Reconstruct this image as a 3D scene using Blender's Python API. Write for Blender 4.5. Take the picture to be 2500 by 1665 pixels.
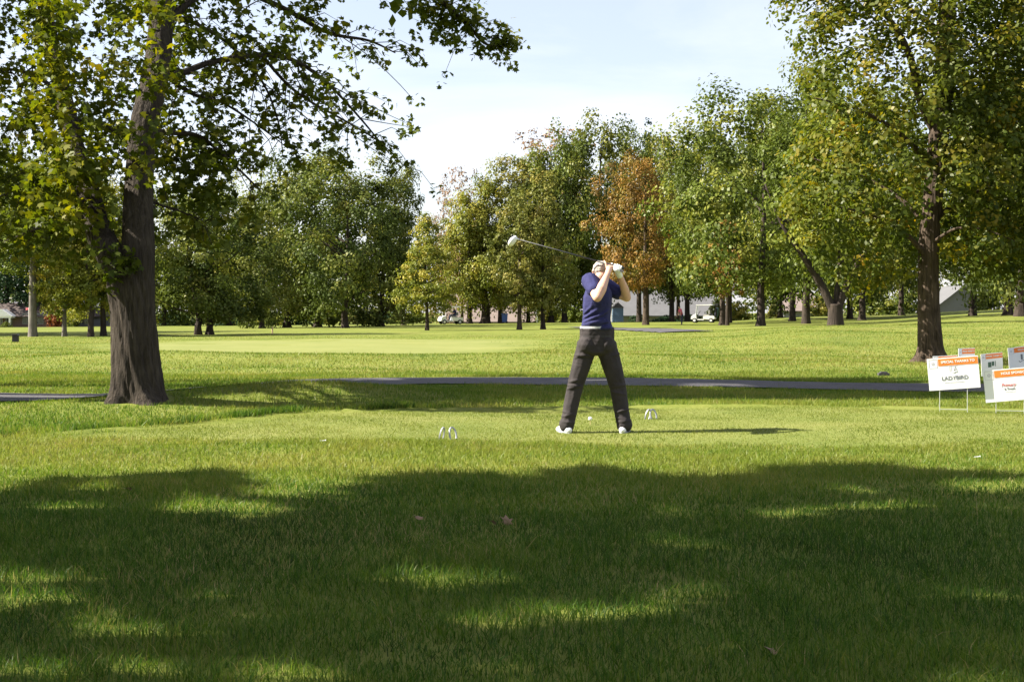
import bpy, bmesh, math, random
import numpy as np
from mathutils import Vector, Matrix, Quaternion, noise as mnoise

for o in list(bpy.data.objects):
    bpy.data.objects.remove(o, do_unlink=True)
SC = bpy.context.scene
COL = SC.collection

# ------------------------------------------------------------------ camera, sky, sun, exposure
F = 3472.0            # focal length in photograph pixels (2500 wide)
HZ = 762.0            # photograph row of the horizon
CH = 1.17             # camera height
cam = bpy.data.cameras.new('camera')
cam.sensor_width = 36.0
cam.lens = 36.0 * F / 2500.0
cam.shift_y = (HZ - 832.5) / 2500.0
cam.clip_start = 0.1
cam.clip_end = 6000.0
camo = bpy.data.objects.new('camera', cam)
camo.location = (0, 0, CH)
camo.rotation_euler = (math.radians(90), 0, 0)
COL.objects.link(camo)
SC.camera = camo

SUN_EL = math.radians(40.5)
SUN_AZ = math.radians(-91.0)      # clockwise from +Y: the sun stands to the left of the view
world = bpy.data.worlds.new('World')
SC.world = world
world.use_nodes = True
wn = world.node_tree.nodes
wl = world.node_tree.links
wn.clear()
w_out = wn.new('ShaderNodeOutputWorld')
w_bg = wn.new('ShaderNodeBackground')
sky = wn.new('ShaderNodeTexSky')
sky.sky_type = 'NISHITA'
sky.sun_disc = False
sky.sun_elevation = SUN_EL
sky.sun_rotation = SUN_AZ % (2 * math.pi)
sky.altitude = 100
sky.air_density = 1.0
sky.dust_density = 1.2
sky.ozone_density = 1.0
# thin high cloud over the whole sky
w_tc = wn.new('ShaderNodeTexCoord')
w_map = wn.new('ShaderNodeMapping')
w_map.inputs['Rotation'].default_value = (0, 0.22, 0.35)
w_map.inputs['Scale'].default_value = (1.3, 1.3, 6.0)
w_map.inputs['Location'].default_value = (0.36, 0.1, 0.05)
w_noise = wn.new('ShaderNodeTexNoise')
w_noise.inputs['Scale'].default_value = 2.0
w_noise.inputs['Detail'].default_value = 7.0
w_noise.inputs['Roughness'].default_value = 0.55
w_noise.inputs['Distortion'].default_value = 0.4
w_ramp = wn.new('ShaderNodeValToRGB')
w_ramp.color_ramp.elements[0].position = 0.36
w_ramp.color_ramp.elements[0].color = (0.30, 0.30, 0.30, 1)
w_ramp.color_ramp.elements[1].position = 0.72
w_ramp.color_ramp.elements[1].color = (0.62, 0.62, 0.62, 1)
w_mix = wn.new('ShaderNodeMixRGB')
w_mix.inputs[2].default_value = (7.9, 7.75, 8.4, 1)
wl.new(w_tc.outputs['Generated'], w_map.inputs['Vector'])
wl.new(w_map.outputs['Vector'], w_noise.inputs['Vector'])
wl.new(w_noise.outputs['Fac'], w_ramp.inputs['Fac'])
wl.new(w_ramp.outputs['Color'], w_mix.inputs[0])
wl.new(sky.outputs['Color'], w_mix.inputs[1])
wl.new(w_mix.outputs['Color'], w_bg.inputs['Color'])
w_bg.inputs['Strength'].default_value = 0.05
wl.new(w_bg.outputs['Background'], w_out.inputs['Surface'])

sun = bpy.data.lights.new('sun', 'SUN')
sun.energy = 5.0
sun.angle = math.radians(0.53)
sun.color = (1.0, 0.93, 0.80)
suno = bpy.data.objects.new('sun', sun)
to_sun = Vector((math.sin(SUN_AZ) * math.cos(SUN_EL), math.cos(SUN_AZ) * math.cos(SUN_EL), math.sin(SUN_EL)))
suno.rotation_euler = to_sun.to_track_quat('Z', 'Y').to_euler()
suno.location = to_sun * 60
COL.objects.link(suno)

SC.view_settings.view_transform = 'Standard'
SC.view_settings.look = 'None'
SC.view_settings.gamma = 1.0
SC.view_settings.use_curve_mapping = False
SC.view_settings.exposure = 1.92
SC.render.engine = 'CYCLES'
SC.cycles.max_bounces = 6
SC.cycles.diffuse_bounces = 2
SC.cycles.glossy_bounces = 2
SC.cycles.transmission_bounces = 4
SC.cycles.transparent_max_bounces = 6
SC.cycles.caustics_reflective = False
SC.cycles.caustics_refractive = False

RNG = np.random.default_rng(7)
random.seed(7)

# ------------------------------------------------------------------ helpers
def tag(o, label=None, cat=None, group=None, kind=None):
    if label: o['label'] = label
    if cat: o['category'] = cat
    if group: o['group'] = group
    if kind: o['kind'] = kind
    return o

def empty(name, loc=(0, 0, 0), rz=0.0):
    o = bpy.data.objects.new(name, None)
    o.empty_display_size = 0.2
    o.location = loc
    o.rotation_euler = (0, 0, rz)
    COL.objects.link(o)
    return o

def link(name, me, mat=None, parent=None, loc=None, smooth=False):
    if mat is not None:
        me.materials.clear()
        for m in (mat if isinstance(mat, (list, tuple)) else [mat]):
            me.materials.append(m)
    if smooth and len(me.polygons):
        me.polygons.foreach_set('use_smooth', np.ones(len(me.polygons), dtype=bool))
    o = bpy.data.objects.new(name, me)
    if parent is not None:
        o.parent = parent
    if loc is not None:
        o.location = loc
    COL.objects.link(o)
    return o

def copy_tree(o, parent=None):
    c = o.copy()
    COL.objects.link(c)
    c.parent = parent
    for ch in o.children:
        copy_tree(ch, c)
    return c

def np_mesh(name, verts, faces, nper, tint=None):
    """verts (N,3), faces flat index array with nper corners per polygon"""
    me = bpy.data.meshes.new(name)
    verts = np.ascontiguousarray(verts, dtype=np.float32)
    faces = np.ascontiguousarray(faces, dtype=np.int32).ravel()
    npol = len(faces) // nper
    me.vertices.add(len(verts))
    me.vertices.foreach_set('co', verts.ravel())
    me.loops.add(len(faces))
    me.loops.foreach_set('vertex_index', faces)
    me.polygons.add(npol)
    me.polygons.foreach_set('loop_start', np.arange(npol, dtype=np.int32) * nper)
    if tint is not None:
        a = me.attributes.new('tint', 'FLOAT', 'POINT')
        a.data.foreach_set('value', np.ascontiguousarray(tint, dtype=np.float32))
    me.update()
    return me

class MB:
    """collects boxes, tubes and polygons into one mesh"""
    def __init__(s):
        s.v = []; s.f = []
    def add(s, vs, fs):
        b = len(s.v)
        s.v += [tuple(v) for v in vs]
        s.f += [tuple(i + b for i in f) for f in fs]
        return s
    def box(s, lo, hi, rot=None, c=None):
        x0, y0, z0 = lo; x1, y1, z1 = hi
        vs = [(x0,y0,z0),(x1,y0,z0),(x1,y1,z0),(x0,y1,z0),(x0,y0,z1),(x1,y0,z1),(x1,y1,z1),(x0,y1,z1)]
        if rot is not None:
            vs = [tuple(rot @ Vector(v)) for v in vs]
        if c is not None:
            vs = [tuple(Vector(v) + Vector(c)) for v in vs]
        return s.add(vs, [(0,3,2,1),(4,5,6,7),(0,1,5,4),(1,2,6,5),(2,3,7,6),(3,0,4,7)])
    def prism(s, prof, y0, y1):
        """profile in XZ extruded along Y"""
        n = len(prof)
        vs = [(p[0], y0, p[1]) for p in prof] + [(p[0], y1, p[1]) for p in prof]
        fs = [tuple(range(n)), tuple(reversed(range(n, 2 * n)))]
        for i in range(n):
            j = (i + 1) % n
            fs.append((i, i + n, j + n, j))
        return s.add(vs, fs)
    def tube(s, pts, rad, n=8, cap=True):
        pts = [Vector(p) for p in pts]
        if not isinstance(rad, (list, tuple)): rad = [rad] * len(pts)
        vs, fs = [], []
        ref = None
        for i, p in enumerate(pts):
            d = (pts[min(i + 1, len(pts) - 1)] - pts[max(i - 1, 0)])
            if d.length < 1e-9: d = Vector((0, 0, 1))
            d.normalize()
            if ref is None:
                ref = d.orthogonal().normalized()
            ref = (ref - d * ref.dot(d))
            if ref.length < 1e-6: ref = d.orthogonal()
            ref.normalize()
            q = d.cross(ref)
            for k in range(n):
                a = 2 * math.pi * k / n
                vs.append(p + (ref * math.cos(a) + q * math.sin(a)) * rad[i])
        for i in range(len(pts) - 1):
            for k in range(n):
                k2 = (k + 1) % n
                fs.append((i*n+k, i*n+k2, (i+1)*n+k2, (i+1)*n+k))
        if cap:
            fs.append(tuple(reversed(range(n))))
            fs.append(tuple(range((len(pts)-1)*n, len(pts)*n)))
        return s.add(vs, fs)
    def mesh(s, name):
        me = bpy.data.meshes.new(name)
        me.from_pydata([tuple(v) for v in s.v], [], s.f)
        me.update()
        return me
    def build(s, name, mat, parent=None, smooth=False, loc=None, bevel=0.0):
        me = s.mesh(name)
        if bevel > 0:
            bm = bmesh.new(); bm.from_mesh(me)
            bmesh.ops.bevel(bm, geom=list(bm.edges), offset=bevel, segments=2, affect='EDGES', profile=0.6)
            bm.to_mesh(me); bm.free()
        return link(name, me, mat, parent, loc, smooth)

# ------------------------------------------------------------------ materials
MATS = {}
def new_mat(name):
    m = bpy.data.materials.new(name)
    m.use_nodes = True
    nt = m.node_tree
    nt.nodes.clear()
    out = nt.nodes.new('ShaderNodeOutputMaterial')
    MATS[name] = m
    return m, nt, out

def ramp_node(nt, stops):
    r = nt.nodes.new('ShaderNodeValToRGB')
    cr = r.color_ramp
    cr.elements[0].position = stops[0][0]; cr.elements[0].color = (*stops[0][1], 1)
    cr.elements[1].position = stops[-1][0]; cr.elements[1].color = (*stops[-1][1], 1)
    for p, c in stops[1:-1]:
        e = cr.elements.new(p); e.color = (*c, 1)
    return r

def plain(name, col, rough=0.6, metal=0.0, var=0.12, scale=8.0, bump=0.0, bscale=40.0, spec=0.4, coat=0.0):
    """principled with slight procedural variation"""
    m, nt, out = new_mat(name)
    b = nt.nodes.new('ShaderNodeBsdfPrincipled')
    b.inputs['Roughness'].default_value = rough
    b.inputs['Metallic'].default_value = metal
    b.inputs['Specular IOR Level'].default_value = spec
    if coat: b.inputs['Coat Weight'].default_value = coat
    tc = nt.nodes.new('ShaderNodeTexCoord')
    n = nt.nodes.new('ShaderNodeTexNoise')
    n.inputs['Scale'].default_value = scale
    n.inputs['Detail'].default_value = 5
    nt.links.new(tc.outputs['Object'], n.inputs['Vector'])
    r = ramp_node(nt, [(0.3, tuple(c * (1 - var) for c in col)), (0.7, tuple(min(1, c * (1 + var)) for c in col))])
    nt.links.new(n.outputs['Fac'], r.inputs['Fac'])
    nt.links.new(r.outputs['Color'], b.inputs['Base Color'])
    if bump:
        n2 = nt.nodes.new('ShaderNodeTexNoise')
        n2.inputs['Scale'].default_value = bscale
        n2.inputs['Detail'].default_value = 4
        nt.links.new(tc.outputs['Object'], n2.inputs['Vector'])
        bp = nt.nodes.new('ShaderNodeBump')
        bp.inputs['Strength'].default_value = bump
        bp.inputs['Distance'].default_value = 0.02
        nt.links.new(n2.outputs['Fac'], bp.inputs['Height'])
        nt.links.new(bp.outputs['Normal'], b.inputs['Normal'])
    nt.links.new(b.outputs['BSDF'], out.inputs['Surface'])
    return m

def leaf_mat(name, stops, trans=0.35, gloss=0.010, patch=None):
    """leaf or blade: diffuse + translucent, colour picked by the per-leaf tint"""
    m, nt, out = new_mat(name)
    at = nt.nodes.new('ShaderNodeAttribute'); at.attribute_name = 'tint'
    fac = at.outputs['Fac']
    if patch:
        tc = nt.nodes.new('ShaderNodeTexCoord')
        n = nt.nodes.new('ShaderNodeTexNoise')
        n.inputs['Scale'].default_value = patch[0]
        n.inputs['Detail'].default_value = 3
        nt.links.new(tc.outputs['Object'], n.inputs['Vector'])
        ma = nt.nodes.new('ShaderNodeMath'); ma.operation = 'MULTIPLY_ADD'
        ma.inputs[1].default_value = patch[1]; ma.inputs[2].default_value = -0.5 * patch[1]
        nt.links.new(n.outputs['Fac'], ma.inputs[0])
        ad = nt.nodes.new('ShaderNodeMath'); ad.operation = 'ADD'
        nt.links.new(fac, ad.inputs[0]); nt.links.new(ma.outputs[0], ad.inputs[1])
        fac = ad.outputs[0]
    r = ramp_node(nt, stops)
    nt.links.new(fac, r.inputs['Fac'])
    d = nt.nodes.new('ShaderNodeBsdfDiffuse')
    t = nt.nodes.new('ShaderNodeBsdfTranslucent')
    nt.links.new(r.outputs['Color'], d.inputs['Color'])
    hs = nt.nodes.new('ShaderNodeHueSaturation')
    hs.inputs['Saturation'].default_value = 1.1
    hs.inputs['Value'].default_value = 1.25
    nt.links.new(r.outputs['Color'], hs.inputs['Color'])
    nt.links.new(hs.outputs['Color'], t.inputs['Color'])
    mx = nt.nodes.new('ShaderNodeMixShader'); mx.inputs[0].default_value = trans
    nt.links.new(d.outputs[0], mx.inputs[1]); nt.links.new(t.outputs[0], mx.inputs[2])
    g = nt.nodes.new('ShaderNodeBsdfGlossy'); g.inputs['Roughness'].default_value = 0.42
    g.inputs['Color'].default_value = (0.9, 0.9, 0.85, 1)
    m2 = nt.nodes.new('ShaderNodeMixShader'); m2.inputs[0].default_value = gloss
    nt.links.new(mx.outputs[0], m2.inputs[1]); nt.links.new(g.outputs[0], m2.inputs[2])
    nt.links.new(m2.outputs[0], out.inputs['Surface'])
    return m

def bark_mat(name, dark, light, sx=26.0, sz=2.6, bump=0.9):
    m, nt, out = new_mat(name)
    b = nt.nodes.new('ShaderNodeBsdfPrincipled')
    b.inputs['Roughness'].default_value = 0.92
    b.inputs['Specular IOR Level'].default_value = 0.15
    tc = nt.nodes.new('ShaderNodeTexCoord')
    mp = nt.nodes.new('ShaderNodeMapping')
    mp.inputs['Scale'].default_value = (sx, sx, sz)
    nt.links.new(tc.outputs['Object'], mp.inputs['Vector'])
    n = nt.nodes.new('ShaderNodeTexNoise')
    n.inputs['Scale'].default_value = 1.0; n.inputs['Detail'].default_value = 8; n.inputs['Roughness'].default_value = 0.62
    n.inputs['Distortion'].default_value = 0.7
    nt.links.new(mp.outputs['Vector'], n.inputs['Vector'])
    n2 = nt.nodes.new('ShaderNodeTexNoise')
    n2.inputs['Scale'].default_value = 2.3; n2.inputs['Detail'].default_value = 4
    nt.links.new(tc.outputs['Object'], n2.inputs['Vector'])
    ad = nt.nodes.new('ShaderNodeMath'); ad.operation = 'MULTIPLY_ADD'
    ad.inputs[1].default_value = 0.45; 
    nt.links.new(n2.outputs['Fac'], ad.inputs[0]); nt.links.new(n.outputs['Fac'], ad.inputs[2])
    r = ramp_node(nt, [(0.48, dark), (0.72, tuple((a + c) / 2 for a, c in zip(dark, light))), (0.95, light)])
    nt.links.new(ad.outputs[0], r.inputs['Fac'])
    nt.links.new(r.outputs['Color'], b.inputs['Base Color'])
    bp = nt.nodes.new('ShaderNodeBump'); bp.inputs['Strength'].default_value = bump; bp.inputs['Distance'].default_value = 0.07
    nt.links.new(n.outputs['Fac'], bp.inputs['Height'])
    nt.links.new(bp.outputs['Normal'], b.inputs['Normal'])
    nt.links.new(b.outputs['BSDF'], out.inputs['Surface'])
    return m

def ground_mat(name, a, b_, c, scale1=0.35, scale2=6.0, bump=0.5, straw=None, lawn=None):
    m, nt, out = new_mat(name)
    b = nt.nodes.new('ShaderNodeBsdfPrincipled')
    b.inputs['Roughness'].default_value = 0.95
    b.inputs['Specular IOR Level'].default_value = 0.1
    tc = nt.nodes.new('ShaderNodeTexCoord')
    def nz(s, det, rough=0.6, vec=None):
        n = nt.nodes.new('ShaderNodeTexNoise')
        n.inputs['Scale'].default_value = s; n.inputs['Detail'].default_value = det; n.inputs['Roughness'].default_value = rough
        nt.links.new(vec or tc.outputs['Object'], n.inputs['Vector'])
        return n.outputs['Fac']
    n1 = nz(scale1, 6); n2 = nz(scale2, 8, 0.75)
    n4 = nz(55.0, 3, 0.7)
    mx = nt.nodes.new('ShaderNodeMath'); mx.operation = 'MULTIPLY_ADD'; mx.inputs[1].default_value = 0.9
    nt.links.new(n1, mx.inputs[0])
    m5 = nt.nodes.new('ShaderNodeMath'); m5.operation = 'MULTIPLY_ADD'; m5.inputs[1].default_value = 0.75
    nt.links.new(n2, m5.inputs[0])
    m6 = nt.nodes.new('ShaderNodeMath'); m6.operation = 'MULTIPLY_ADD'; m6.inputs[1].default_value = 0.5; m6.inputs[2].default_value = -0.58
    nt.links.new(n4, m6.inputs[0]); nt.links.new(m6.outputs[0], m5.inputs[2]); nt.links.new(m5.outputs[0], mx.inputs[2])
    r = ramp_node(nt, [(0.25, a), (0.5, b_), (0.75, c)])
    nt.links.new(mx.outputs[0], r.inputs['Fac'])
    col = r.outputs['Color']
    if straw:
        n3 = nz(straw[0], 5)
        rr = ramp_node(nt, [(0.55, (0, 0, 0)), (0.72, (straw[1],) * 3)])
        nt.links.new(n3, rr.inputs['Fac'])
        mm = nt.nodes.new('ShaderNodeMixRGB'); mm.inputs[2].default_value = (0.20, 0.165, 0.06, 1)
        nt.links.new(rr.outputs['Color'], mm.inputs[0]); nt.links.new(col, mm.inputs[1])
        col = mm.outputs['Color']
    if lawn:
        # towards its rim the mown turf grows into the lawn around it
        r2 = ramp_node(nt, [(0.25, lawn[0]), (0.5, lawn[1]), (0.75, lawn[2])])
        nt.links.new(mx.outputs[0], r2.inputs['Fac'])
        at = nt.nodes.new('ShaderNodeAttribute'); at.attribute_name = 'tint'
        md = nt.nodes.new('ShaderNodeMath'); md.operation = 'MULTIPLY_ADD'; md.inputs[1].default_value = 0.9
        nt.links.new(n2, md.inputs[0])
        m8 = nt.nodes.new('ShaderNodeMath'); m8.operation = 'MULTIPLY_ADD'; m8.inputs[1].default_value = 1.5; m8.inputs[2].default_value = -0.62
        nt.links.new(at.outputs['Fac'], m8.inputs[0]); nt.links.new(m8.outputs[0], md.inputs[2]); md.use_clamp = True
        mm = nt.nodes.new('ShaderNodeMixRGB')
        nt.links.new(md.outputs[0], mm.inputs[0]); nt.links.new(r2.outputs['Color'], mm.inputs[1]); nt.links.new(col, mm.inputs[2])
        col = mm.outputs['Color']
    nt.links.new(col, b.inputs['Base Color'])
    bp = nt.nodes.new('ShaderNodeBump'); bp.inputs['Strength'].default_value = bump; bp.inputs['Distance'].default_value = 0.05
    nt.links.new(n2, bp.inputs['Height'])
    nt.links.new(bp.outputs['Normal'], b.inputs['Normal'])
    nt.links.new(b.outputs['BSDF'], out.inputs['Surface'])
    return m

LAWN = ((0.064, 0.090, 0.014), (0.116, 0.138, 0.024), (0.172, 0.176, 0.044))
M_GROUND = ground_mat('lawn', *LAWN, straw=(0.23, 0.45))
M_TEE = ground_mat('tee_turf', (0.090, 0.118, 0.024), (0.134, 0.152, 0.038), (0.175, 0.178, 0.056), scale1=0.6, scale2=9.0, bump=0.25, lawn=LAWN)
M_GREEN = ground_mat('green_turf', (0.130, 0.148, 0.042), (0.152, 0.166, 0.050), (0.174, 0.180, 0.060), scale1=0.35, scale2=2.0, bump=0.1, lawn=LAWN)
M_PATH = plain('asphalt', (0.052, 0.049, 0.054), 0.9, var=0.25, scale=3.0, bump=0.4, bscale=120)
M_BLADE = leaf_mat('rough_blade', [(0.0, (0.018, 0.038, 0.009)), (0.35, (0.046, 0.104, 0.014)), (0.7, (0.120, 0.170, 0.024)),
                                   (0.9, (0.21, 0.205, 0.048)), (1.0, (0.30, 0.24, 0.11))], trans=0.42, gloss=0.010, patch=(0.9, 0.5))
M_TEEB = leaf_mat('tee_blade', [(0.0, (0.058, 0.09, 0.010)), (0.4, (0.120, 0.155, 0.023)), (0.8, (0.19, 0.205, 0.045)), (1.0, (0.30, 0.26, 0.11))], trans=0.4, gloss=0.010, patch=(0.7, 0.3))
L_MAPLE = leaf_mat('maple_leaf', [(0.0, (0.030, 0.048, 0.007)), (0.5, (0.089, 0.109, 0.012)), (0.8, (0.188, 0.172, 0.018)), (0.92, (0.376, 0.265, 0.033)), (1.0, (0.500, 0.225, 0.033))], trans=0.42, gloss=0.010)
L_OAK = leaf_mat('oak_leaf', [(0.0, (0.034, 0.056, 0.010)), (0.5, (0.089, 0.106, 0.015)), (0.85, (0.205, 0.168, 0.021)), (1.0, (0.355, 0.213, 0.029))], trans=0.42, gloss=0.010)
L_DARK = leaf_mat('leaf_dark', [(0.0, (0.030, 0.048, 0.012)), (0.6, (0.080, 0.102, 0.021)), (1.0, (0.175, 0.170, 0.034))], trans=0.25)
L_MID = leaf_mat('leaf_mid', [(0.0, (0.042, 0.058, 0.011)), (0.6, (0.100, 0.130, 0.022)), (1.0, (0.205, 0.200, 0.036))], trans=0.27)
L_YG = leaf_mat('leaf_yellowgreen', [(0.0, (0.075, 0.100, 0.016)), (0.6, (0.175, 0.185, 0.030)), (1.0, (0.330, 0.265, 0.045))], trans=0.3)
L_OLIVE = leaf_mat('leaf_olive', [(0.0, (0.062, 0.078, 0.018)), (0.6, (0.150, 0.155, 0.034)), (1.0, (0.260, 0.215, 0.055))], trans=0.28)
L_ORANGE = leaf_mat('leaf_orange', [(0.0, (0.075, 0.066, 0.022)), (0.4, (0.205, 0.118, 0.032)), (0.7, (0.265, 0.150, 0.040)), (0.85, (0.190, 0.150, 0.034)), (1.0, (0.120, 0.135, 0.030))], trans=0.28)
L_RUSSET = leaf_mat('leaf_russet', [(0.0, (0.120, 0.084, 0.048)), (0.6, (0.240, 0.150, 0.090)), (1.0, (0.312, 0.204, 0.120))], trans=0.3)
L_SPRUCE = leaf_mat('spruce_needles', [(0.0, (0.015, 0.035, 0.016)), (1.0, (0.045, 0.08, 0.035))], trans=0.1)
L_REDBUSH = leaf_mat('red_bush_leaf', [(0.0, (0.10, 0.03, 0.014)), (1.0, (0.22, 0.08, 0.03))], trans=0.3)
B_BIG = bark_mat('bark_maple', (0.014, 0.011, 0.009), (0.070, 0.057, 0.045))
B_MID = bark_mat('bark_mid', (0.018, 0.013, 0.010), (0.12, 0.088, 0.065), 18, 2.2)
B_FAR = bark_mat('bark_far', (0.02, 0.016, 0.013), (0.065, 0.050, 0.040), 9, 1.3)
B_PALE = bark_mat('bark_pale', (0.07, 0.062, 0.054), (0.20, 0.18, 0.155), 9, 1.3, 0.4)

# ------------------------------------------------------------------ terrain
TY = np.array([-400, 0, 26, 32, 45, 60, 75, 100, 125, 150, 170, 184, 260, 600, 4000], float)
TPX = np.array([-1500, 0, 500, 1100, 1400, 1700, 2040, 2500, 4000], float)
TZ = np.array([
    [0] * 9, [0] * 9, [0] * 9,
    [0, 0, 0, 0, 0, 0.02, 0.04, 0.06, 0.1],
    [-.03, 0, 0, 0.02, .06, .14, .27, .36, .4],
    [0, 0, 0, .03, .12, .30, .57, .72, .8],
    [-.08, -.1, -.05, 0, .08, .25, .42, .80, .9],
    [-.2, -.2, -.1, -.02, .05, .15, .30, .97, 1.2],
    [-.3, -.33, -.22, -.08, .0, .0, .40, 1.2, 1.4],
    [-.4, -.45, -.25, -.05, .1, .17, .75, 1.45, 1.6],
    [-.8, -.8, -.7, -.5, -.4, -.3, .6, 1.5, 1.7],
    [-.9, -.9, -1.5, -2.2, -2.2, -2.2, -0.8, 0.3, 0.6],
    [-1.4, -1.4, -1.3, -1.2, -1.2, -1.0, 0, 1.2, 1.5],
    [-1.5] * 9, [-1.5] * 9], float)

def sm_interp(q, xs):
    i = np.clip(np.searchsorted(xs, q) - 1, 0, len(xs) - 2)
    t = np.clip((q - xs[i]) / (xs[i + 1] - xs[i]), 0, 1)
    return i, t * t * (3 - 2 * t)

PATH = [(-16, 20.6), (-11, 20.0), (-8.3, 19.5), (-6.6, 19.2), (-5.3, 19.3), (-4.2, 20.1), (-3.5, 21.9), (-2.9, 23.2), (-1.6, 24.0), (0.0, 24.0),
        (2.0, 23.3), (4.2, 22.5), (6.4, 21.9), (9.0, 21.3), (14, 20.6), (22, 20.2)]
def catmull(pts, n=8):
    out = []
    P = [np.array(p, float) for p in pts]
    for i in range(len(P) - 1):
        p0 = P[max(i - 1, 0)]; p1 = P[i]; p2 = P[i + 1]; p3 = P[min(i + 2, len(P) - 1)]
        for k in range(n):
            t = k / n
            out.append(0.5 * ((2 * p1) + (-p0 + p2) * t + (2 * p0 - 5 * p1 + 4 * p2 - p3) * t * t + (-p0 + 3 * p1 - 3 * p2 + p3) * t ** 3))
    out.append(P[-1])
    return np.array(out)
PATHC = catmull(PATH, 8)
PATH2 = catmull([(5.2, 104), (6.2, 94), (7.0, 85), (7.5, 76), (7.7, 68), (7.6, 62)], 8)

def dist_line(x, y, line):
    d = np.full(np.shape(x), 1e9)
    for i in range(len(line) - 1):
        a = line[i]; b = line[i + 1]
        ab = b - a; L = ab @ ab
        t = np.clip(((x - a[0]) * ab[0] + (y - a[1]) * ab[1]) / L, 0, 1)
        d = np.minimum(d, np.hypot(x - a[0] - t * ab[0], y - a[1] - t * ab[1]))
    return d

TEE = np.array([(-4.5, 13.0), (-3.3, 14.9), (-2.2, 16.4), (-0.6, 17.0), (1.7, 17.25), (5.5, 17.0), (10.5, 16.9), (10.8, 11.9), (5.0, 12.0), (0.5, 12.35), (-2.4, 12.45), (-3.9, 12.5)])
GREEN = np.array([(-14.5, 47), (-12.5, 42.5), (-8, 39), (-3, 38.0), (0.5, 40), (1.6, 47), (1.5, 55), (-2, 60), (-8, 61.5), (-13, 58), (-15.2, 52)])
def smooth_poly(P, n=6):
    c = catmull(list(P) + [P[0]], n)
    return c[:-1]
TEES = smooth_poly(TEE, 5); GREENS = smooth_poly(GREEN, 6)
def in_poly(x, y, P):
    r = np.zeros(np.shape(x), bool)
    j = len(P) - 1
    for i in range(len(P)):
        yi, yj = P[i][1], P[j][1]; xi, xj = P[i][0], P[j][0]
        c = ((yi > y) != (yj > y)) & (x < (xj - xi) * (y - yi) / (yj - yi + 1e-12) + xi)
        r ^= c
        j = i
    return r

def height(x, y):
    x = np.asarray(x, float); y = np.asarray(y, float)
    px = 1250 + F * x / np.maximum(y, 12.0)
    px = np.clip(px, TPX[0], TPX[-1])
    i, s = sm_interp(np.clip(y, TY[0], TY[-1]), TY)
    j, t = sm_interp(px, TPX)
    z = (TZ[i, j] * (1 - t) + TZ[i, j + 1] * t) * (1 - s) + (TZ[i + 1, j] * (1 - t) + TZ[i + 1, j + 1] * t) * s
    # broad, low swells
    k = np.clip((y - 4) / 8, 0, 1) * np.clip((110 - y) / 50, 0.0, 1)
    z = z + 0.018 * k * (np.sin(0.9 * x + 0.5 * y) * np.sin(0.37 * y - 0.23 * x) + 0.6 * np.sin(1.7 * y + 0.8 * x + 1))
    # the low bank that hides the bend of the cart path
    z = z + 0.22 * np.exp(-((x + 3.3) / 2.0) ** 2 - ((y - 18.9 - 0.45 * (x + 3.2)) / 1.2) ** 2)
    z = z + 0.04 * np.exp(-((x + 4.55) / 0.8) ** 2 - ((y - 17.3) / 0.8) ** 2)
    # crowned lip round the tee, small hummocks beyond the path
    d = dist_line(x, y, np.vstack([TEES, TEES[:1]])) if np.ndim(x) == 0 or np.size(x) < 80000 else 1e9
    lipw = np.clip((y - 12.9 + 0.25 * (-3.0 - x).clip(0, 3)) / 1.2, 0, 1)
    z = z + 0.035 * lipw * np.exp(-(np.asarray(d) / 0.22) ** 2) * np.where(in_poly(x, y, TEES), 0.2, 1.0)
    z = z + 0.20 * np.exp(-((x - 1.0) / 5) ** 2 - ((y - 33) / 2.6) ** 2) + 0.22 * np.exp(-((x + 8) / 4) ** 2 - ((y - 34) / 2.5) ** 2) + 0.24 * np.exp(-((x - 10) / 4.5) ** 2 - ((y - 47) / 4) ** 2) + 0.12 * np.exp(-((x - 5.5) / 2.5) ** 2 - ((y - 29) / 2.0) ** 2)
    return z
def hz(x, y): return float(height(np.array([x]), np.array([y]))[0])

def grid_lines(lo, hi, c0, c1, d, g):
    a = list(np.arange(c0, c1 + 1e-6, d))
    s = d; v = c1
    while v < hi:
        s *= g; v += s; a.append(v)
    s = d; v = c0; pre = []
    while v > lo:
        s *= g; v -= s; pre.append(v)
    return np.array(pre[::-1] + a)
gx = grid_lines(-2500, 2500, -12, 12, 0.30, 1.10)
gy = grid_lines(-300, 3500, 3.0, 27.0, 0.22, 1.06)
XX, YY = np.meshgrid(gx, gy)
ZZ = height(XX.ravel(), YY.ravel())
nx, ny = len(gx), len(gy)
idx = np.arange(nx * ny).reshape(ny, nx)
fa = np.stack([idx[:-1, :-1], idx[:-1, 1:], idx[1:, 1:], idx[1:, :-1]], -1).reshape(-1, 4)
ground = link('ground', np_mesh('ground', np.stack([XX.ravel(), YY.ravel(), ZZ], 1), fa, 4), M_GROUND, smooth=True)
tag(ground, 'rolling golf course lawn of rough and fairway grass', None, kind='structure')

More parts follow.
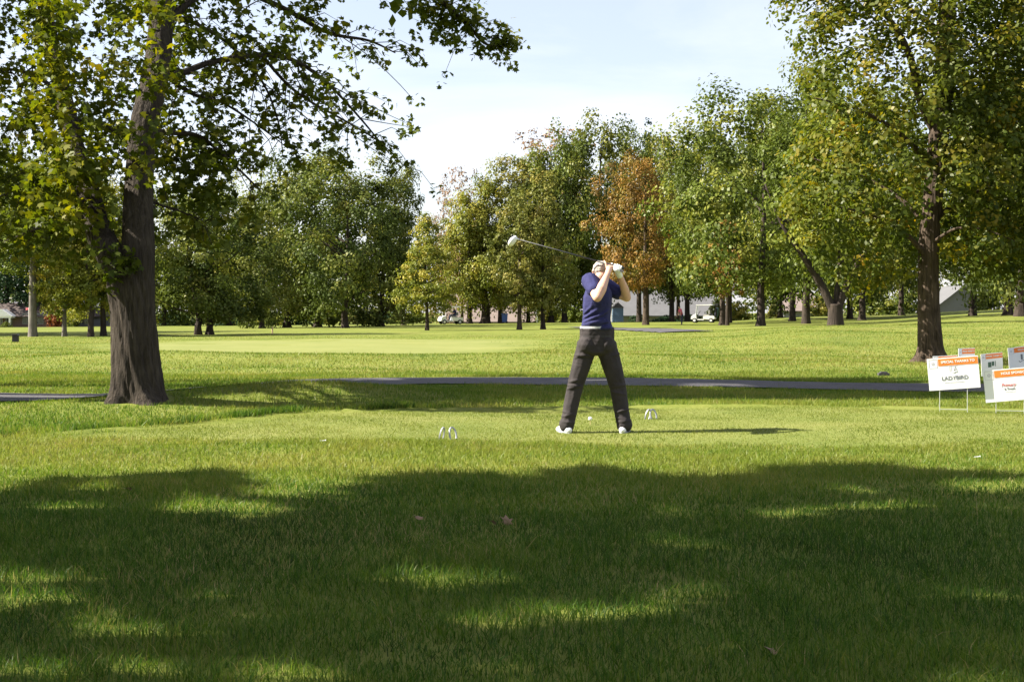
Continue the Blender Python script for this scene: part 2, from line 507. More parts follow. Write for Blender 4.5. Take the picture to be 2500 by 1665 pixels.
def sheet(name, poly, mat, lift, label, step, soft):
    """a draped sheet with the outline poly"""
    x0, y0 = poly.min(0); x1, y1 = poly.max(0)
    bm = bmesh.new()
    vs = [bm.verts.new((p[0], p[1], 0)) for p in poly]
    bm.faces.new(vs)
    for ax, lo, hi in ((0, x0, x1), (1, y0, y1)):
        q = lo + step
        while q < hi:
            co = [0, 0, 0]; co[ax] = q
            no = [0, 0, 0]; no[ax] = 1
            bmesh.ops.bisect_plane(bm, geom=list(bm.verts) + list(bm.edges) + list(bm.faces), plane_co=co, plane_no=no)
            q += step
    bm.verts.ensure_lookup_table()
    P = np.array([v.co[:] for v in bm.verts])
    Z = height(P[:, 0], P[:, 1])
    for v, z in zip(bm.verts, Z):
        v.co.z = z + lift
    dd = np.clip(dist_line(P[:, 0], P[:, 1], np.vstack([poly, poly[:1]])) / soft, 0, 1)
    me = bpy.data.meshes.new(name); bm.to_mesh(me); bm.free()
    at = me.attributes.new('tint', 'FLOAT', 'POINT'); at.data.foreach_set('value', dd.astype(np.float32))
    o = link(name, me, mat, smooth=True)
    if o.data.polygons and o.data.polygons[0].normal.z < 0:
        o.data.flip_normals()
    return tag(o, label, None, kind='structure')
sheet('tee_box', TEES, M_TEE, 0.004, 'closely mown level tee box under the golfer', 0.25, 0.6)
sheet('fairway', GREENS, M_GREEN, 0.008, 'pale smooth mown patch beyond the cart path', 0.7, 3.5)

def path_sheet(name, line, wid, label, lift=0.02):
    n = len(line); K = 9
    vs = []
    for i in range(n):
        d = line[min(i + 1, n - 1)] - line[max(i - 1, 0)]
        d = d / np.linalg.norm(d); q = np.array([-d[1], d[0]])
        w = wid * (1 + 0.03 * math.sin(i * 1.7))
        for k in range(K):
            t = k / (K - 1) * 2 - 1
            vs.append((*(line[i] + q * w * 0.5 * t), 0))
    vs = np.array(vs)
    vs[:, 2] = height(vs[:, 0], vs[:, 1]) + lift + 0.015 * (1 - np.abs(np.tile(np.linspace(-1, 1, K), n)) ** 4)
    id2 = np.arange(n * K).reshape(n, K)
    f = np.stack([id2[:-1, :-1], id2[1:, :-1], id2[1:, 1:], id2[:-1, 1:]], -1).reshape(-1, 4)
    o = link(name, np_mesh(name, vs, f[:, ::-1], 4), M_PATH, smooth=True)
    return tag(o, label, None, kind='structure')
path_sheet('cart_path', PATHC, 2.3, 'dark asphalt cart path crossing behind the tee')
path_sheet('cart_path', PATH2, 2.4, 'short grey stretch of cart path far down the fairway', 0.04)

# ------------------------------------------------------------------ grass blades
def blades(name, x, y, h, w, tint, mat, label, two=False, lean=0.5):
    n = len(x)
    z = height(x, y)
    a = RNG.uniform(0, 2 * math.pi, n)
    ca, sa = np.cos(a), np.sin(a)
    la = RNG.uniform(0, 2 * math.pi, n)
    l = np.abs(RNG.normal(0, lean, n)) * h
    base = np.stack([x, y, z - 0.004], 1)
    side = np.stack([ca, sa, np.zeros(n)], 1) * (w * 0.5)[:, None]
    ln = np.stack([np.cos(la), np.sin(la), np.zeros(n)], 1) * l[:, None]
    up = np.stack([np.zeros(n), np.zeros(n), h], 1)
    if two:
        V = np.stack([base - side, base + side, base + up * 0.6 + ln * 0.35 + side * 0.75, base + up * 0.6 + ln * 0.35 - side * 0.75, base + up + ln], 1)
        k = 5
        b = (np.arange(n) * k)[:, None]
        f3 = np.concatenate([b + np.array([[0, 1, 2]]), b + np.array([[0, 2, 3]]), b + np.array([[3, 2, 4]])], 0)
    else:
        V = np.stack([base - side, base + side, base + up + ln], 1)
        k = 3
        f3 = (np.arange(n) * k)[:, None] + np.array([[0, 1, 2]])
    me = np_mesh(name, V.reshape(-1, 3), f3, 3, np.repeat(tint, k))
    o = link(name, me, mat)
    return tag(o, label, None, kind='stuff')

def scatter(y0, y1, dens, margin=0.45, falloff=None):
    ys = np.linspace(y0, y1, 400)
    wd = 0.72 * ys + 2 * margin
    wt = wd * (falloff(ys) if falloff else 1.0)
    n = int(dens * np.trapz(wt, ys))
    cdf = np.cumsum(wt); cdf /= cdf[-1]
    y = np.interp(RNG.uniform(0, 1, n), cdf, ys) + RNG.normal(0, 0.01, n)
    x = RNG.uniform(-0.5, 0.5, n) * (0.72 * y + 2 * margin)
    # the lawn goes on to both sides, its blades thinning out with distance
    m = int(n * 0.30)
    y2 = RNG.uniform(y0, y1, m)
    side = RNG.choice([-1, 1], m)
    x2 = side * (0.36 * y2 + margin + 4.5 * RNG.uniform(0, 1, m) ** 1.6)
    return np.concatenate([x, x2]), np.concatenate([y, y2])

def vnoise(x, y, s, seed):
    """cheap smooth value noise"""
    r = np.random.default_rng(seed).uniform(0, 1, (256, 256))
    u = x * s + 100.3; v = y * s + 57.7
    i = np.floor(u).astype(int); j = np.floor(v).astype(int)
    fu = u - i; fv = v - j
    fu = fu * fu * (3 - 2 * fu); fv = fv * fv * (3 - 2 * fv)
    g = lambda a, b: r[a % 256, b % 256]
    return (g(i, j) * (1 - fu) + g(i + 1, j) * fu) * (1 - fv) + (g(i, j + 1) * (1 - fu) + g(i + 1, j + 1) * fu) * fv

TRUNKS = [(-4.55, 17.3, 0.45)]
TEEB = np.vstack([TEES, TEES[:1]])
def rough_ok(x, y):
    sd = dist_line(x, y, TEEB) * np.where(in_poly(x, y, TEES), -1, 1)
    near = np.clip((14.0 - y) / 1.0, 0, 1)
    ok = sd > -near * (0.15 + 0.9 * vnoise(x, y, 1.6, 21) * vnoise(x, y, 5.0, 22))
    if np.max(y) > 16:
        ok &= dist_line(x, y, PATHC) > 1.17
        for tx, ty, tr in TRUNKS:
            ok &= np.hypot(x - tx, y - ty) > tr
    return ok

def rough_params(x, y, hb, wb):
    n = len(x)
    c1 = vnoise(x, y, 1.1, 1); c2 = vnoise(x, y, 4.5, 2); c3 = vnoise(x, y, 0.45, 3)
    h = hb * (0.45 + 0.75 * c1 * 0.6 + 0.9 * c2 * 0.6) * RNG.uniform(0.55, 1.25, n)
    tall = RNG.uniform(0, 1, n) < 0.012
    h = np.where(tall, h * RNG.uniform(1.5, 2.3, n), h)
    w = wb * RNG.uniform(0.6, 1.3, n) * (1 + 1.3 * np.clip((np.abs(x) - 0.36 * y - 0.7) / 1.5, 0, 1))
    t = np.clip(0.12 + 0.35 * c1 + 0.22 * c3 + RNG.normal(0, 0.16, n), 0, 0.9)
    dry = RNG.uniform(0, 1, n) < 0.010 + 0.09 * np.clip((vnoise(x, y, 0.9, 5) - 0.62) * 4, 0, 1)
    t = np.where(dry, RNG.uniform(0.9, 1.0, n), t)
    return h, w, t

x, y = scatter(3.6, 8.2, 5000, falloff=lambda q: (4.5 / q) ** 0.5)
h, w, t = rough_params(x, y, 0.055, 0.0038); t = np.clip(t + 0.02, 0, 1)
blades('rough_grass', x, y, h, w, t, M_BLADE, 'long shaded rough grass nearest the camera', two=True, lean=0.95)
x, y = scatter(8.2, 13.4, 2600)
k = rough_ok(x, y); x, y = x[k], y[k]
h, w, t = rough_params(x, y, 0.046, 0.0055); t = np.clip(np.where(t > 0.88, t, np.minimum(t + 0.04 + 0.34 * np.clip((y - 9.2) / 1.6, 0, 1), 0.8)), 0, 1)  # tint rises beyond the shade edge: sunlight painted into the blades
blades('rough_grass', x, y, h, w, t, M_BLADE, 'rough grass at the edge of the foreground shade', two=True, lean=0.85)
x, y = scatter(11.6, 17.6, 2600)
k = (dist_line(x, y, TEEB) * np.where(in_poly(x, y, TEES), -1, 1)) < 0.25 * vnoise(x, y, 3.0, 23); x, y = x[k], y[k]
n = len(x)
h = RNG.uniform(0.014, 0.032, n) * (0.7 + 0.6 * vnoise(x, y, 2.2, 8)); w = RNG.uniform(0.004, 0.008, n)
t = np.clip(0.25 + 0.45 * vnoise(x, y, 1.4, 9) + RNG.normal(0, 0.17, n), 0, 1)
blades('tee_grass', x, y, h, w, t, M_TEEB, 'short mown grass of the tee box', lean=0.8)
x, y = scatter(13.4, 27, 1250)
k = rough_ok(x, y); x, y = x[k], y[k]
h, w, t = rough_params(x, y, 0.05, 0.010)
# longer scruffy fringe along the left rim of the tee
rim = np.exp(-(dist_line(x, y, np.array([(-4.9, 13.1), (-3.5, 14.9), (-2.3, 16.5), (-0.8, 17.2)])) / 0.20) ** 2)
h = h * (1 + 0.9 * rim)
blades('rough_grass', x, y, h, w, np.where(t > 0.88, t, np.minimum(t + 0.27, 0.82)), M_BLADE, 'sunlit and shaded rough grass between tee and cart path', lean=0.5)  # lighter tint than the shaded foreground: sunlight put into the blade colour
x, y = scatter(27, 78, 270, margin=1.5, falloff=lambda q: (30 / q) * np.clip((78 - q) / 42, 0, 1))
gd = dist_line(x, y, np.vstack([GREENS, GREENS[:1]])) * np.where(in_poly(x, y, GREENS), 1, -1)
k = gd < 3.2 * vnoise(x, y, 0.5, 61) * RNG.uniform(0, 1, len(x)); x, y = x[k], y[k]
h, w, t = rough_params(x, y, 0.045, 0.017)
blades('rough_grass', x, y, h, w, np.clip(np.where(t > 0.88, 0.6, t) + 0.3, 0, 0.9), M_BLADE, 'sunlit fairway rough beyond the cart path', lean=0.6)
# extra thick fringe at the tee rim
n = 9000
L = np.array([(-4.9, 13.1), (-3.5, 14.9), (-2.35, 16.5), (-0.8, 17.15)])
sgm = RNG.integers(0, 3, n); u = RNG.uniform(0, 1, n)
pp = L[sgm] * (1 - u)[:, None] + L[sgm + 1] * u[:, None] + RNG.normal(0, 0.07, (n, 2)) + np.array([-0.05, 0.03])
keep = vnoise(pp[:, 0], pp[:, 1], 2.3, 12) > 0.32
pp = pp[keep]; n = len(pp)
blades('rim_grass', pp[:, 0], pp[:, 1], RNG.uniform(0.04, 0.10, n), RNG.uniform(0.006, 0.012, n), np.clip(RNG.normal(0.4, 0.2, n), 0, 1), M_BLADE, 'scruffy long grass along the left rim of the tee', lean=0.6)

# ------------------------------------------------------------------ trees
def P3(px, py, Y):
    return Vector(((px - 1250) / F * Y, Y, CH - (py - HZ) / F * Y))

MAPLE = np.array([(0, -0.05), (0.28, 0.02), (0.52, 0.12), (0.34, 0.30), (0.62, 0.62), (0.26, 0.55), (0.0, 1.0), (-0.26, 0.55), (-0.62, 0.62), (-0.34, 0.30), (-0.52, 0.12), (-0.28, 0.02)])
OAK = np.array([(0, 0), (0.27, 0.28), (0.30, 0.68), (0.0, 1.0), (-0.30, 0.72), (-0.26, 0.25)])
KITE = np.array([(0, 0), (0.42, 0.45), (0.05, 1.0), (-0.42, 0.55)])

def unit(v):
    return v / np.maximum(np.linalg.norm(v, axis=1, keepdims=True), 1e-9)

def leaves_mesh(name, pos, nrm, size, tint, shape, cup=0.12, droop=None, rng=RNG):
    n = len(pos); k = len(shape)
    nrm = unit(nrm)
    t = rng.normal(0, 1, (n, 3))
    if droop is not None:
        t = t * 0.6 + np.array([0, 0, -droop])
    t = unit(t - nrm * np.sum(t * nrm, 1, keepdims=True))
    s = np.cross(nrm, t)
    sx = shape[:, 0]; sy = shape[:, 1] - 0.4
    curl = -cup * (shape[:, 0] ** 2 + 0.6 * sy ** 2) * 2
    V = pos[:, None, :] + size[:, None, None] * (s[:, None, :] * sx[None, :, None] + t[:, None, :] * sy[None, :, None] + nrm[:, None, :] * curl[None, :, None])
    f = (np.arange(n) * k)[:, None] + np.arange(k)[None, :]
    return np_mesh(name, V.reshape(-1, 3), f, k, np.repeat(tint, k))

def clumps_to_leaves(C, R, nper, out_c, rng, flat=0.75, cl_t=None, up=0.5):
    """leaf positions, normals, tints from clump centres C (n,3) and radii R"""
    n = len(C)
    ci = np.repeat(np.arange(n), nper)
    d = rng.normal(0, 1, (len(ci), 3))
    d = unit(d) * (rng.uniform(0, 1, (len(ci), 1)) ** 0.45)
    pos = C[ci] + d * R[ci][:, None] * np.array([1, 1, flat])
    nr = 0.9 * d + 0.45 * unit(pos - out_c) + np.array([0, 0, up]) + rng.normal(0, 0.42, (len(ci), 3))
    tc = rng.uniform(0, 1, n) if cl_t is None else cl_t
    tint = np.clip(0.78 * tc[ci] + 0.22 * rng.uniform(0, 1, len(ci)), 0, 1)
    return pos, nr, tint

def ring_tube(pts, rad, nseg, rough, flare=None, seed=0):
    """rough barked tube; returns verts, faces"""
    r = np.random.default_rng(seed)
    pts = [Vector(p) for p in pts]
    V = []; Fc = []
    ref = Vector((1, 0, 0))
    ph = r.uniform(0, 6.28, 6)
    for i, p in enumerate(pts):
        d = (pts[min(i + 1, len(pts) - 1)] - pts[max(i - 1, 0)]).normalized()
        ref = (ref - d * ref.dot(d)).normalized()
        q = d.cross(ref)
        for k in range(nseg):
            a = 2 * math.pi * k / nseg
            e = 1 + rough * (0.5 * math.sin(5 * a + ph[0] + 0.6 * i / max(1, len(pts)) * 6) + 0.35 * math.sin(9 * a + ph[1] + i * 0.13) + 0.4 * math.sin(17 * a + ph[2] + 0.35 * i) + 0.6 * (mnoise.noise(Vector((math.cos(a) * 3 + seed, math.sin(a) * 3, p.z * 2.2)))) + (1.3 * (0.35 - abs(mnoise.noise(Vector((math.cos(a) * 8.5 + seed, math.sin(a) * 8.5, p.z * 2.6))))) if nseg > 50 else 0))
            if flare:
                hgt = p.z - flare[0]
                e *= 1 + flare[1] * math.exp(-max(hgt, 0) / flare[2]) * (0.65 + 0.55 * math.sin(3 * a + ph[3]) + 0.35 * math.sin(5 * a + ph[4]))
            V.append(p + (ref * math.cos(a) + q * math.sin(a)) * rad[i] * e)
    for i in range(len(pts) - 1):
        for k in range(nseg):
            k2 = (k + 1) % nseg
            Fc.append((i * nseg + k, i * nseg + k2, (i + 1) * nseg + k2, (i + 1) * nseg + k))
    Fc.append(tuple(range((len(pts) - 1) * nseg, len(pts) * nseg)))
    return V, Fc

def spline(pts, n):
    """smooth a list of (Vector, radius)"""
    A = np.array([[*p, r] for p, r in pts])
    out = []
    for i in range(len(A) - 1):
        p0 = A[max(i - 1, 0)]; p1 = A[i]; p2 = A[i + 1]; p3 = A[min(i + 2, len(A) - 1)]
        for k in range(n):
            t = k / n
            out.append(0.5 * ((2 * p1) + (-p0 + p2) * t + (2 * p0 - 5 * p1 + 4 * p2 - p3) * t * t + (-p0 + 3 * p1 - 3 * p2 + p3) * t ** 3))
    out.append(A[-1])
    return [Vector(o[:3]) for o in out], [max(float(o[3]), 0.002) for o in out]

# where the crowns beside the path let the sun through, told by the shade they leave on the grass
def path_shade(g):
    wob = 0.9 * (vnoise(g[:, 0], g[:, 1], 0.9, 71) - 0.5)
    lo = np.interp(g[:, 0], [-12, -4.2, -2, 1, 8, 20], [17.0, 17.45, 18.5, 19.0, 19.1, 19.1]) + wob * 0.6
    hi = np.interp(g[:, 0], [-12, -4.5, -4.2, -2.5, 0, 8, 20], [18.9, 18.9, 18.7, 24.8, 25.6, 25.6, 25.6]) + wob
    return (g[:, 1] > lo) & (g[:, 1] < hi) & (vnoise(g[:, 0] * 0.6, g[:, 1] * 1.6, 0.9, 72) < 0.70)
# ---- the big maple on the left
def maple_left():
    rng = np.random.default_rng(21)
    Y0 = 17.3; s = F / Y0
    base = P3(338, 998, Y0)
    root = empty('maple_tree', base)
    tag(root, 'large forked maple with thick dark trunk standing left of the tee', 'tree')
    W = lambda px, py, Y, dia: (P3(px, py, Y) - base, dia / 2 * Y / F)
    mb = MB()
    z0 = -0.15
    trunk = [(Vector((0.0, 0, z0)), 0.33), W(337, 985, Y0, 122), W(335, 940, Y0, 116), W(331, 860, Y0, 110), W(326, 770, Y0, 104), W(320, 700, Y0, 112), W(322, 660, Y0, 104)]
    p, r = spline(trunk, 16)
    V, Fc = ring_tube(p, r, 120, 0.055, flare=(0.0, 0.6, 0.14), seed=3)
    mb.add(V, Fc)
    stem = [W(330, 690, Y0, 88), W(336, 620, Y0, 80), W(337, 500, 17.5, 70), W(342, 400, 17.7, 66), W(352, 300, 17.9, 66), W(378, 190, 18.2, 62), W(390, 90, 18.5, 58), W(397, -30, 18.8, 52), W(400, -250, 19.6, 44), W(380, -550, 20.4, 34), W(360, -900, 21, 20), W(350, -1200, 21.4, 8)]
    p, r = spline(stem, 10); V, Fc = ring_tube(p, r, 64, 0.05, seed=5); mb.add(V, Fc)
    limb = [W(312, 700, Y0, 76), W(285, 645, Y0, 72), W(252, 590, 17.35, 66), W(228, 520, 17.5, 60), W(210, 450, 17.7, 54), W(188, 380, 17.9, 46), W(165, 280, 18.2, 42), W(135, 150, 18.6, 38), W(105, 0, 19, 32), W(60, -250, 19.6, 24), W(20, -520, 20.2, 14), W(0, -760, 20.6, 6)]
    p, r = spline(limb, 8); V, Fc = ring_tube(p, r, 36, 0.04, seed=6); mb.add(V, Fc)
    link('trunk', mb.mesh('trunk'), B_BIG, root, smooth=True)
    # branches (px, py, Y) with start and end diameter in photo pixels
    br = [
        ([(378, 190, 18.2), (440, 180, 18.9), (520, 152, 19.4), (640, 136, 20.0), (720, 150, 20.4), (800, 205, 20.9), (880, 290, 21.3), (950, 375, 21.7)], 20, 3),
        ([(388, 80, 18.5), (470, 0, 19.2), (560, -25, 19.8), (680, 15, 20.4), (800, 80, 21.0), (900, 100, 21.4), (965, 130, 21.7)], 22, 3),
        ([(352, 320, 17.9), (430, 325, 18.7), (490, 335, 19.2), (560, 392, 19.6), (628, 458, 19.9)], 16, 4),
        ([(640, 136, 20.0), (700, 205, 20.5), (760, 250, 20.8), (850, 300, 21.2), (930, 350, 21.5), (985, 405, 21.7)], 9, 2),
        ([(397, -30, 18.8), (560, -180, 20.3), (760, -190, 21.4), (930, -110, 22.2), (1060, -10, 22.7), (1140, 60, 22.9), (1190, 110, 23.0), (1252, 98, 23.2)], 26, 3),
        ([(342, 400, 17.7), (300, 340, 18.6), (230, 300, 19.4), (120, 290, 20.4), (20, 310, 21)], 16, 4),
        ([(210, 450, 17.7), (150, 430, 18.6), (70, 450, 19.4), (-40, 500, 20)], 14, 4),
        ([(228, 520, 17.5), (160, 540, 18.4), (90, 560, 19.2), (10, 590, 19.8)], 12, 3),
        ([(165, 280, 18.2), (110, 200, 19.2), (20, 170, 20), (-80, 190, 20.8)], 14, 4),
        ([(338, 480, 17.5), (390, 500, 18.2), (450, 520, 18.7), (505, 545, 19.0)], 9, 2),
        ([(380, 170, 18.2), (470, 230, 19.3), (540, 250, 19.9), (620, 300, 20.3), (700, 360, 20.6)], 12, 2),
        ([(395, 30, 18.7), (480, 60, 19.4), (560, 110, 20), (640, 200, 20.4), (680, 300, 20.7), (690, 380, 20.8)], 12, 2),
        ([(560, -25, 19.8), (700, -60, 20.8), (850, -30, 21.6), (960, 0, 22)], 12, 2),
    ]
    bmb = MB()
    seeds = []
    for pts, d0, d1 in br:
        n = len(pts)
        L = [(P3(*p) - base, (d0 + (d1 - d0) * i / (n - 1)) / 2 * p[2] / F) for i, p in enumerate(pts)]
        p, r = spline(L, 6)
        V, Fc = ring_tube(p, r, 8, 0.05, seed=n); bmb.add(V, Fc)
        seeds.append(p)
    # twigs with sprays of leaves
    CL = []; CR = []; CT = []
    def spray(q, rad, tint):
        CL.append(tuple(q)); CR.append(rad); CT.append(tint)
    for bi, p in enumerate(seeds):
        m = len(p)
        sparse = bi in (0, 1, 3, 4, 10, 11, 12)
        for i in range(3, m):
            fr = i / m
            if rng.uniform() < (0.5 if sparse else 0.75):
                for _ in range(2):
                    L = rng.uniform(0.3, 1.0) * (1.1 - 0.4 * fr)
                    a = rng.uniform(0, 6.28)
                    dv = Vector((math.cos(a) * 0.9 + (0.35 if sparse else 0), math.sin(a) * 0.7, rng.uniform(-0.75, 0.45))).normalized()
                    q0 = p[i]; q1 = q0 + dv * L * 0.55 + Vector((0, 0, 0.05)); q2 = q0 + dv * L + Vector((0, 0, -0.22 * L))
                    bmb.tube([q0, q1, q2], [0.008, 0.006, 0.003], 4, cap=False)
                    tn = rng.uniform(0.1, 0.72)
                    spray(q2, rng.uniform(0.12, 0.24), tn)
                    if rng.uniform() < 0.6: spray(q1 + Vector((0, 0, -0.06)), rng.uniform(0.10, 0.2), tn)
    # long thin hanging shoots
    for (a, b, c) in [((690, 20, 20.4), (880, 90, 21.3), (1010, 245, 21.6)), ((700, 150, 20.4), (770, 280, 20.8), (815, 310, 21)), ((640, 140, 20.1), (600, 260, 20.2), (612, 400, 20.2)),
                      ((520, 330, 19.4), (600, 430, 19.8), (632, 520, 19.9)), ((760, 250, 20.8), (860, 330, 21.2), (960, 400, 21.4)), ((800, 205, 20.9), (880, 250, 21.2), (990, 300, 21.5)),
                      ((700, 205, 20.5), (680, 330, 20.5), (735, 400, 20.6)), ((620, 300, 20.3), (740, 380, 20.7), (830, 395, 20.9)), ((850, 300, 21.2), (845, 360, 21.2), (850, 400, 21.2)),
                      ((640, 200, 20.4), (760, 300, 20.8), (800, 330, 21)), ((880, 290, 21.3), (930, 300, 21.5), (1000, 310, 21.6))]:
        A, B, C_ = P3(*a) - base, P3(*b) - base, P3(*c) - base
        pts = [A * (1 - t) ** 2 + B * 2 * t * (1 - t) + C_ * t * t for t in np.linspace(0, 1, 9)]
        bmb.tube(pts, [0.010 - 0.0007 * k for k in range(9)], 4, cap=False)
        spray(pts[-1], 0.17, rng.uniform(0.1, 0.5))
        for k in (5, 6, 7):
            if rng.uniform() < 0.55: spray(pts[k] + Vector(rng.normal(0, 0.09, 3)), 0.15, rng.uniform(0.1, 0.5))
    link('branch', bmb.mesh('branch'), B_BIG, root, smooth=True)
    C1 = np.array(CL); R1 = np.array(CR); T1 = np.array(CT)
    # the top right spray that hangs over the sky
    q = []
    for _ in range(70):
        t = rng.uniform(0, 1)
        a = P3(1010 + 190 * t + rng.normal(0, 18), -20 + 130 * t + rng.normal(0, 26), 22.9 + rng.normal(0, 0.25)) - base
        q.append(tuple(a))
    for _ in range(14):
        q.append(tuple(P3(1200 + 55 * rng.uniform(), 105 + rng.normal(0, 9), 23.1) - base))
    for _ in range(14):
        q.append(tuple(P3(1075 + rng.normal(0, 22), 70 + rng.normal(0, 25), 22.9) - base))
    q = np.array(q)
    # the dense body of the crown on the left
    D = []; DT = []
    while len(D) < 560:
        px = rng.uniform(-320, 470); py = rng.uniform(-60, 640)
        lim = np.interp(px, [-320, 0, 100, 170, 230, 300, 380, 470], [660, 640, 620, 560, 600, 520, 430, 470])
        if py > lim: continue
        if 345 < px < 470 and rng.uniform() < 0.45: continue
        if 262 < px < 312 and 380 < py < 600: continue
        Yd = rng.uniform(17.9, 24.4)
        D.append(tuple(P3(px, py, Yd) - base))
        DT.append(np.clip(rng.normal(0.36, 0.2) + (0.3 if (px < 90 and 120 < py < 280 and rng.uniform() < 0.35) else 0) + (0.35 if (190 < px < 280 and 120 < py < 230 and rng.uniform() < 0.3) else 0), 0.02, 0.98))
    # clumps in front of the fork
    for _ in range(8):
        D.append(tuple(P3(rng.uniform(255, 345), rng.uniform(600, 690), 17.0) - base)); DT.append(0.12)
    for _ in range(45):
        D.append(tuple(P3(rng.uniform(60, 235), rng.uniform(400, 560), rng.uniform(16.8, 17.6)) - base)); DT.append(rng.uniform(0.1, 0.8))
    for _ in range(120):
        py = rng.uniform(-30, 430); cx = np.interp(py, [0, 200, 430], [110, 150, 205]) if rng.uniform() < 0.6 else np.interp(py, [0, 200, 430], [385, 365, 335])
        D.append(tuple(P3(cx + rng.normal(0, 38), py, rng.uniform(16.6, 17.5)) - base)); DT.append(rng.uniform(0.15, 0.8))
    # mid field between trunk and open sky
    for _ in range(60):
        px = 420 + 420 * rng.uniform() ** 1.5; py = rng.uniform(-40, 120 + 0.42 * (px - 380))
        D.append(tuple(P3(px, py, rng.uniform(18.8, 21.8)) - base)); DT.append(rng.uniform(0.05, 0.6))
    for _ in range(60):
        D.append(tuple(P3(rng.uniform(390, 560), rng.uniform(300, 520), rng.uniform(18.4, 20)) - base)); DT.append(rng.uniform(0.05, 0.45))
    D = np.array(D); DT = np.array(DT)
    DR = rng.uniform(0.16, 0.34, len(D))
    C = np.vstack([C1, q, D]); R = np.concatenate([R1, np.full(len(q), 0.15), DR])
    T = np.concatenate([T1, rng.uniform(0.05, 0.45, len(q)), DT])
    nper = np.concatenate([np.full(len(C1), 9), np.full(len(q), 10), np.full(len(D), 16)]).astype(int)
    ci = np.repeat(np.arange(len(C)), nper)
    d = unit(rng.normal(0, 1, (len(ci), 3))) * (rng.uniform(0, 1, (len(ci), 1)) ** 0.5)
    pos = C[ci] + d * R[ci][:, None] * np.array([1, 1, 0.8])
    nr = 0.6 * d + np.array([0, -0.1, 0.6]) + rng.normal(0, 0.6, (len(ci), 3))
    tint = np.clip(0.72 * T[ci] + 0.28 * rng.uniform(0, 1, len(ci)), 0, 1)
    size = rng.uniform(0.062, 0.108, len(ci))
    me = leaves_mesh('crown', pos, nr, size, tint, MAPLE, cup=0.18, droop=0.8, rng=rng)
    link('crown', me, L_MAPLE, root)
    # the upper crown above the picture
    n = 430
    c = np.stack([rng.normal(-0.2, 2.2, n), rng.uniform(1.4, 7.2, n), rng.uniform(6.3, 13.5, n)], 1)
    c[:, 0] *= np.clip(1.25 - np.abs(c[:, 2] - 9.0) / 7, 0.3, 1)
    pos, nr, tint = clumps_to_leaves(c, rng.uniform(0.35, 0.75, n), 20, np.array([0, 4, 6.5]), rng)
    wp = pos + np.array(base)
    kk = path_shade(wp[:, :2] - np.array([to_sun.x, to_sun.y]) / to_sun.z * wp[:, 2:3])
    pos, nr, tint = pos[kk], nr[kk], tint[kk]
    me = leaves_mesh('crown', pos, nr, rng.uniform(0.17, 0.26, len(pos)), tint * 0.7, KITE, rng=rng)
    link('crown', me, L_MAPLE, root)
maple_left()

# ---- crown shapes for all other trees
def prof(kind, t):
    if kind == 'round': return np.clip(1 - np.abs(2 * t - 0.95) ** 2.6 / 1.25, 0, 1) ** 0.55
    if kind == 'dome': return np.clip(1 - t ** 2.2, 0, 1) ** 0.6 * np.clip(0.62 + 1.6 * t, 0, 1)
    if kind == 'column': return np.clip(1 - t ** 3.5, 0, 1) ** 0.5 * np.clip(0.5 + 2.0 * t, 0, 1)
    if kind == 'cone': return np.clip(1.02 - t, 0, 1) ** 0.75 * np.clip(0.55 + 2.2 * t, 0, 1)
    if kind == 'spruce': return np.clip(1.0 - t, 0, 1) ** 0.95
    return np.ones_like(t)

def make_crown(kind, seed, r, h, nclump, nper, lsize, crad, shape=KITE, ragged=0.3, upw=0.5, norm=True, opening=None):
    rng = np.random.default_rng(seed)
    t = rng.uniform(0, 1, nclump * 4)
    w = prof(kind, t); keep = rng.uniform(0, 1, len(t)) < np.clip(w ** 1.3 + 0.08, 0, 1)
    t = t[keep][:nclump]; n = len(t)
    a = rng.uniform(0, 2 * math.pi, n)
    lob = 1 + ragged * (0.6 * np.sin(2 * a + 5 * t + seed) + 0.5 * np.sin(3 * a - 9 * t + 2 * seed) + 0.4 * np.sin(5 * a + 13 * t))
    rr = rng.uniform(0, 1, n) ** 0.42
    R = r * prof(kind, t) * lob * rr * 0.92
    C = np.stack([R * np.cos(a), R * np.sin(a), t * h * (1 + 0.05 * np.sin(3 * a + seed))], 1)
    C += rng.normal(0, 0.05 * r, C.shape)
    cr = crad * rng.uniform(0.6, 1.35, n)
    pos, nr, tint = clumps_to_leaves(C, cr, nper, np.array([0, 0, h * 0.45]), rng, up=upw)
    size = lsize * rng.uniform(0.65, 1.3, len(pos))
    pr = np.percentile(np.hypot(pos[:, 0], pos[:, 1]), 93); zl = np.percentile(pos[:, 2], 1.5); zh = np.percentile(pos[:, 2], 99.3)
    if norm:
        k = np.array([r / pr, r / pr, h / (zh - zl)])
        pos = (pos - np.array([0, 0, zl])) * k
    if opening is not None:
        k = opening(pos)
        pos, nr, size, tint = pos[k], nr[k], size[k], tint[k]
    return leaves_mesh('crown', pos, nr, size, tint, shape, rng=rng)

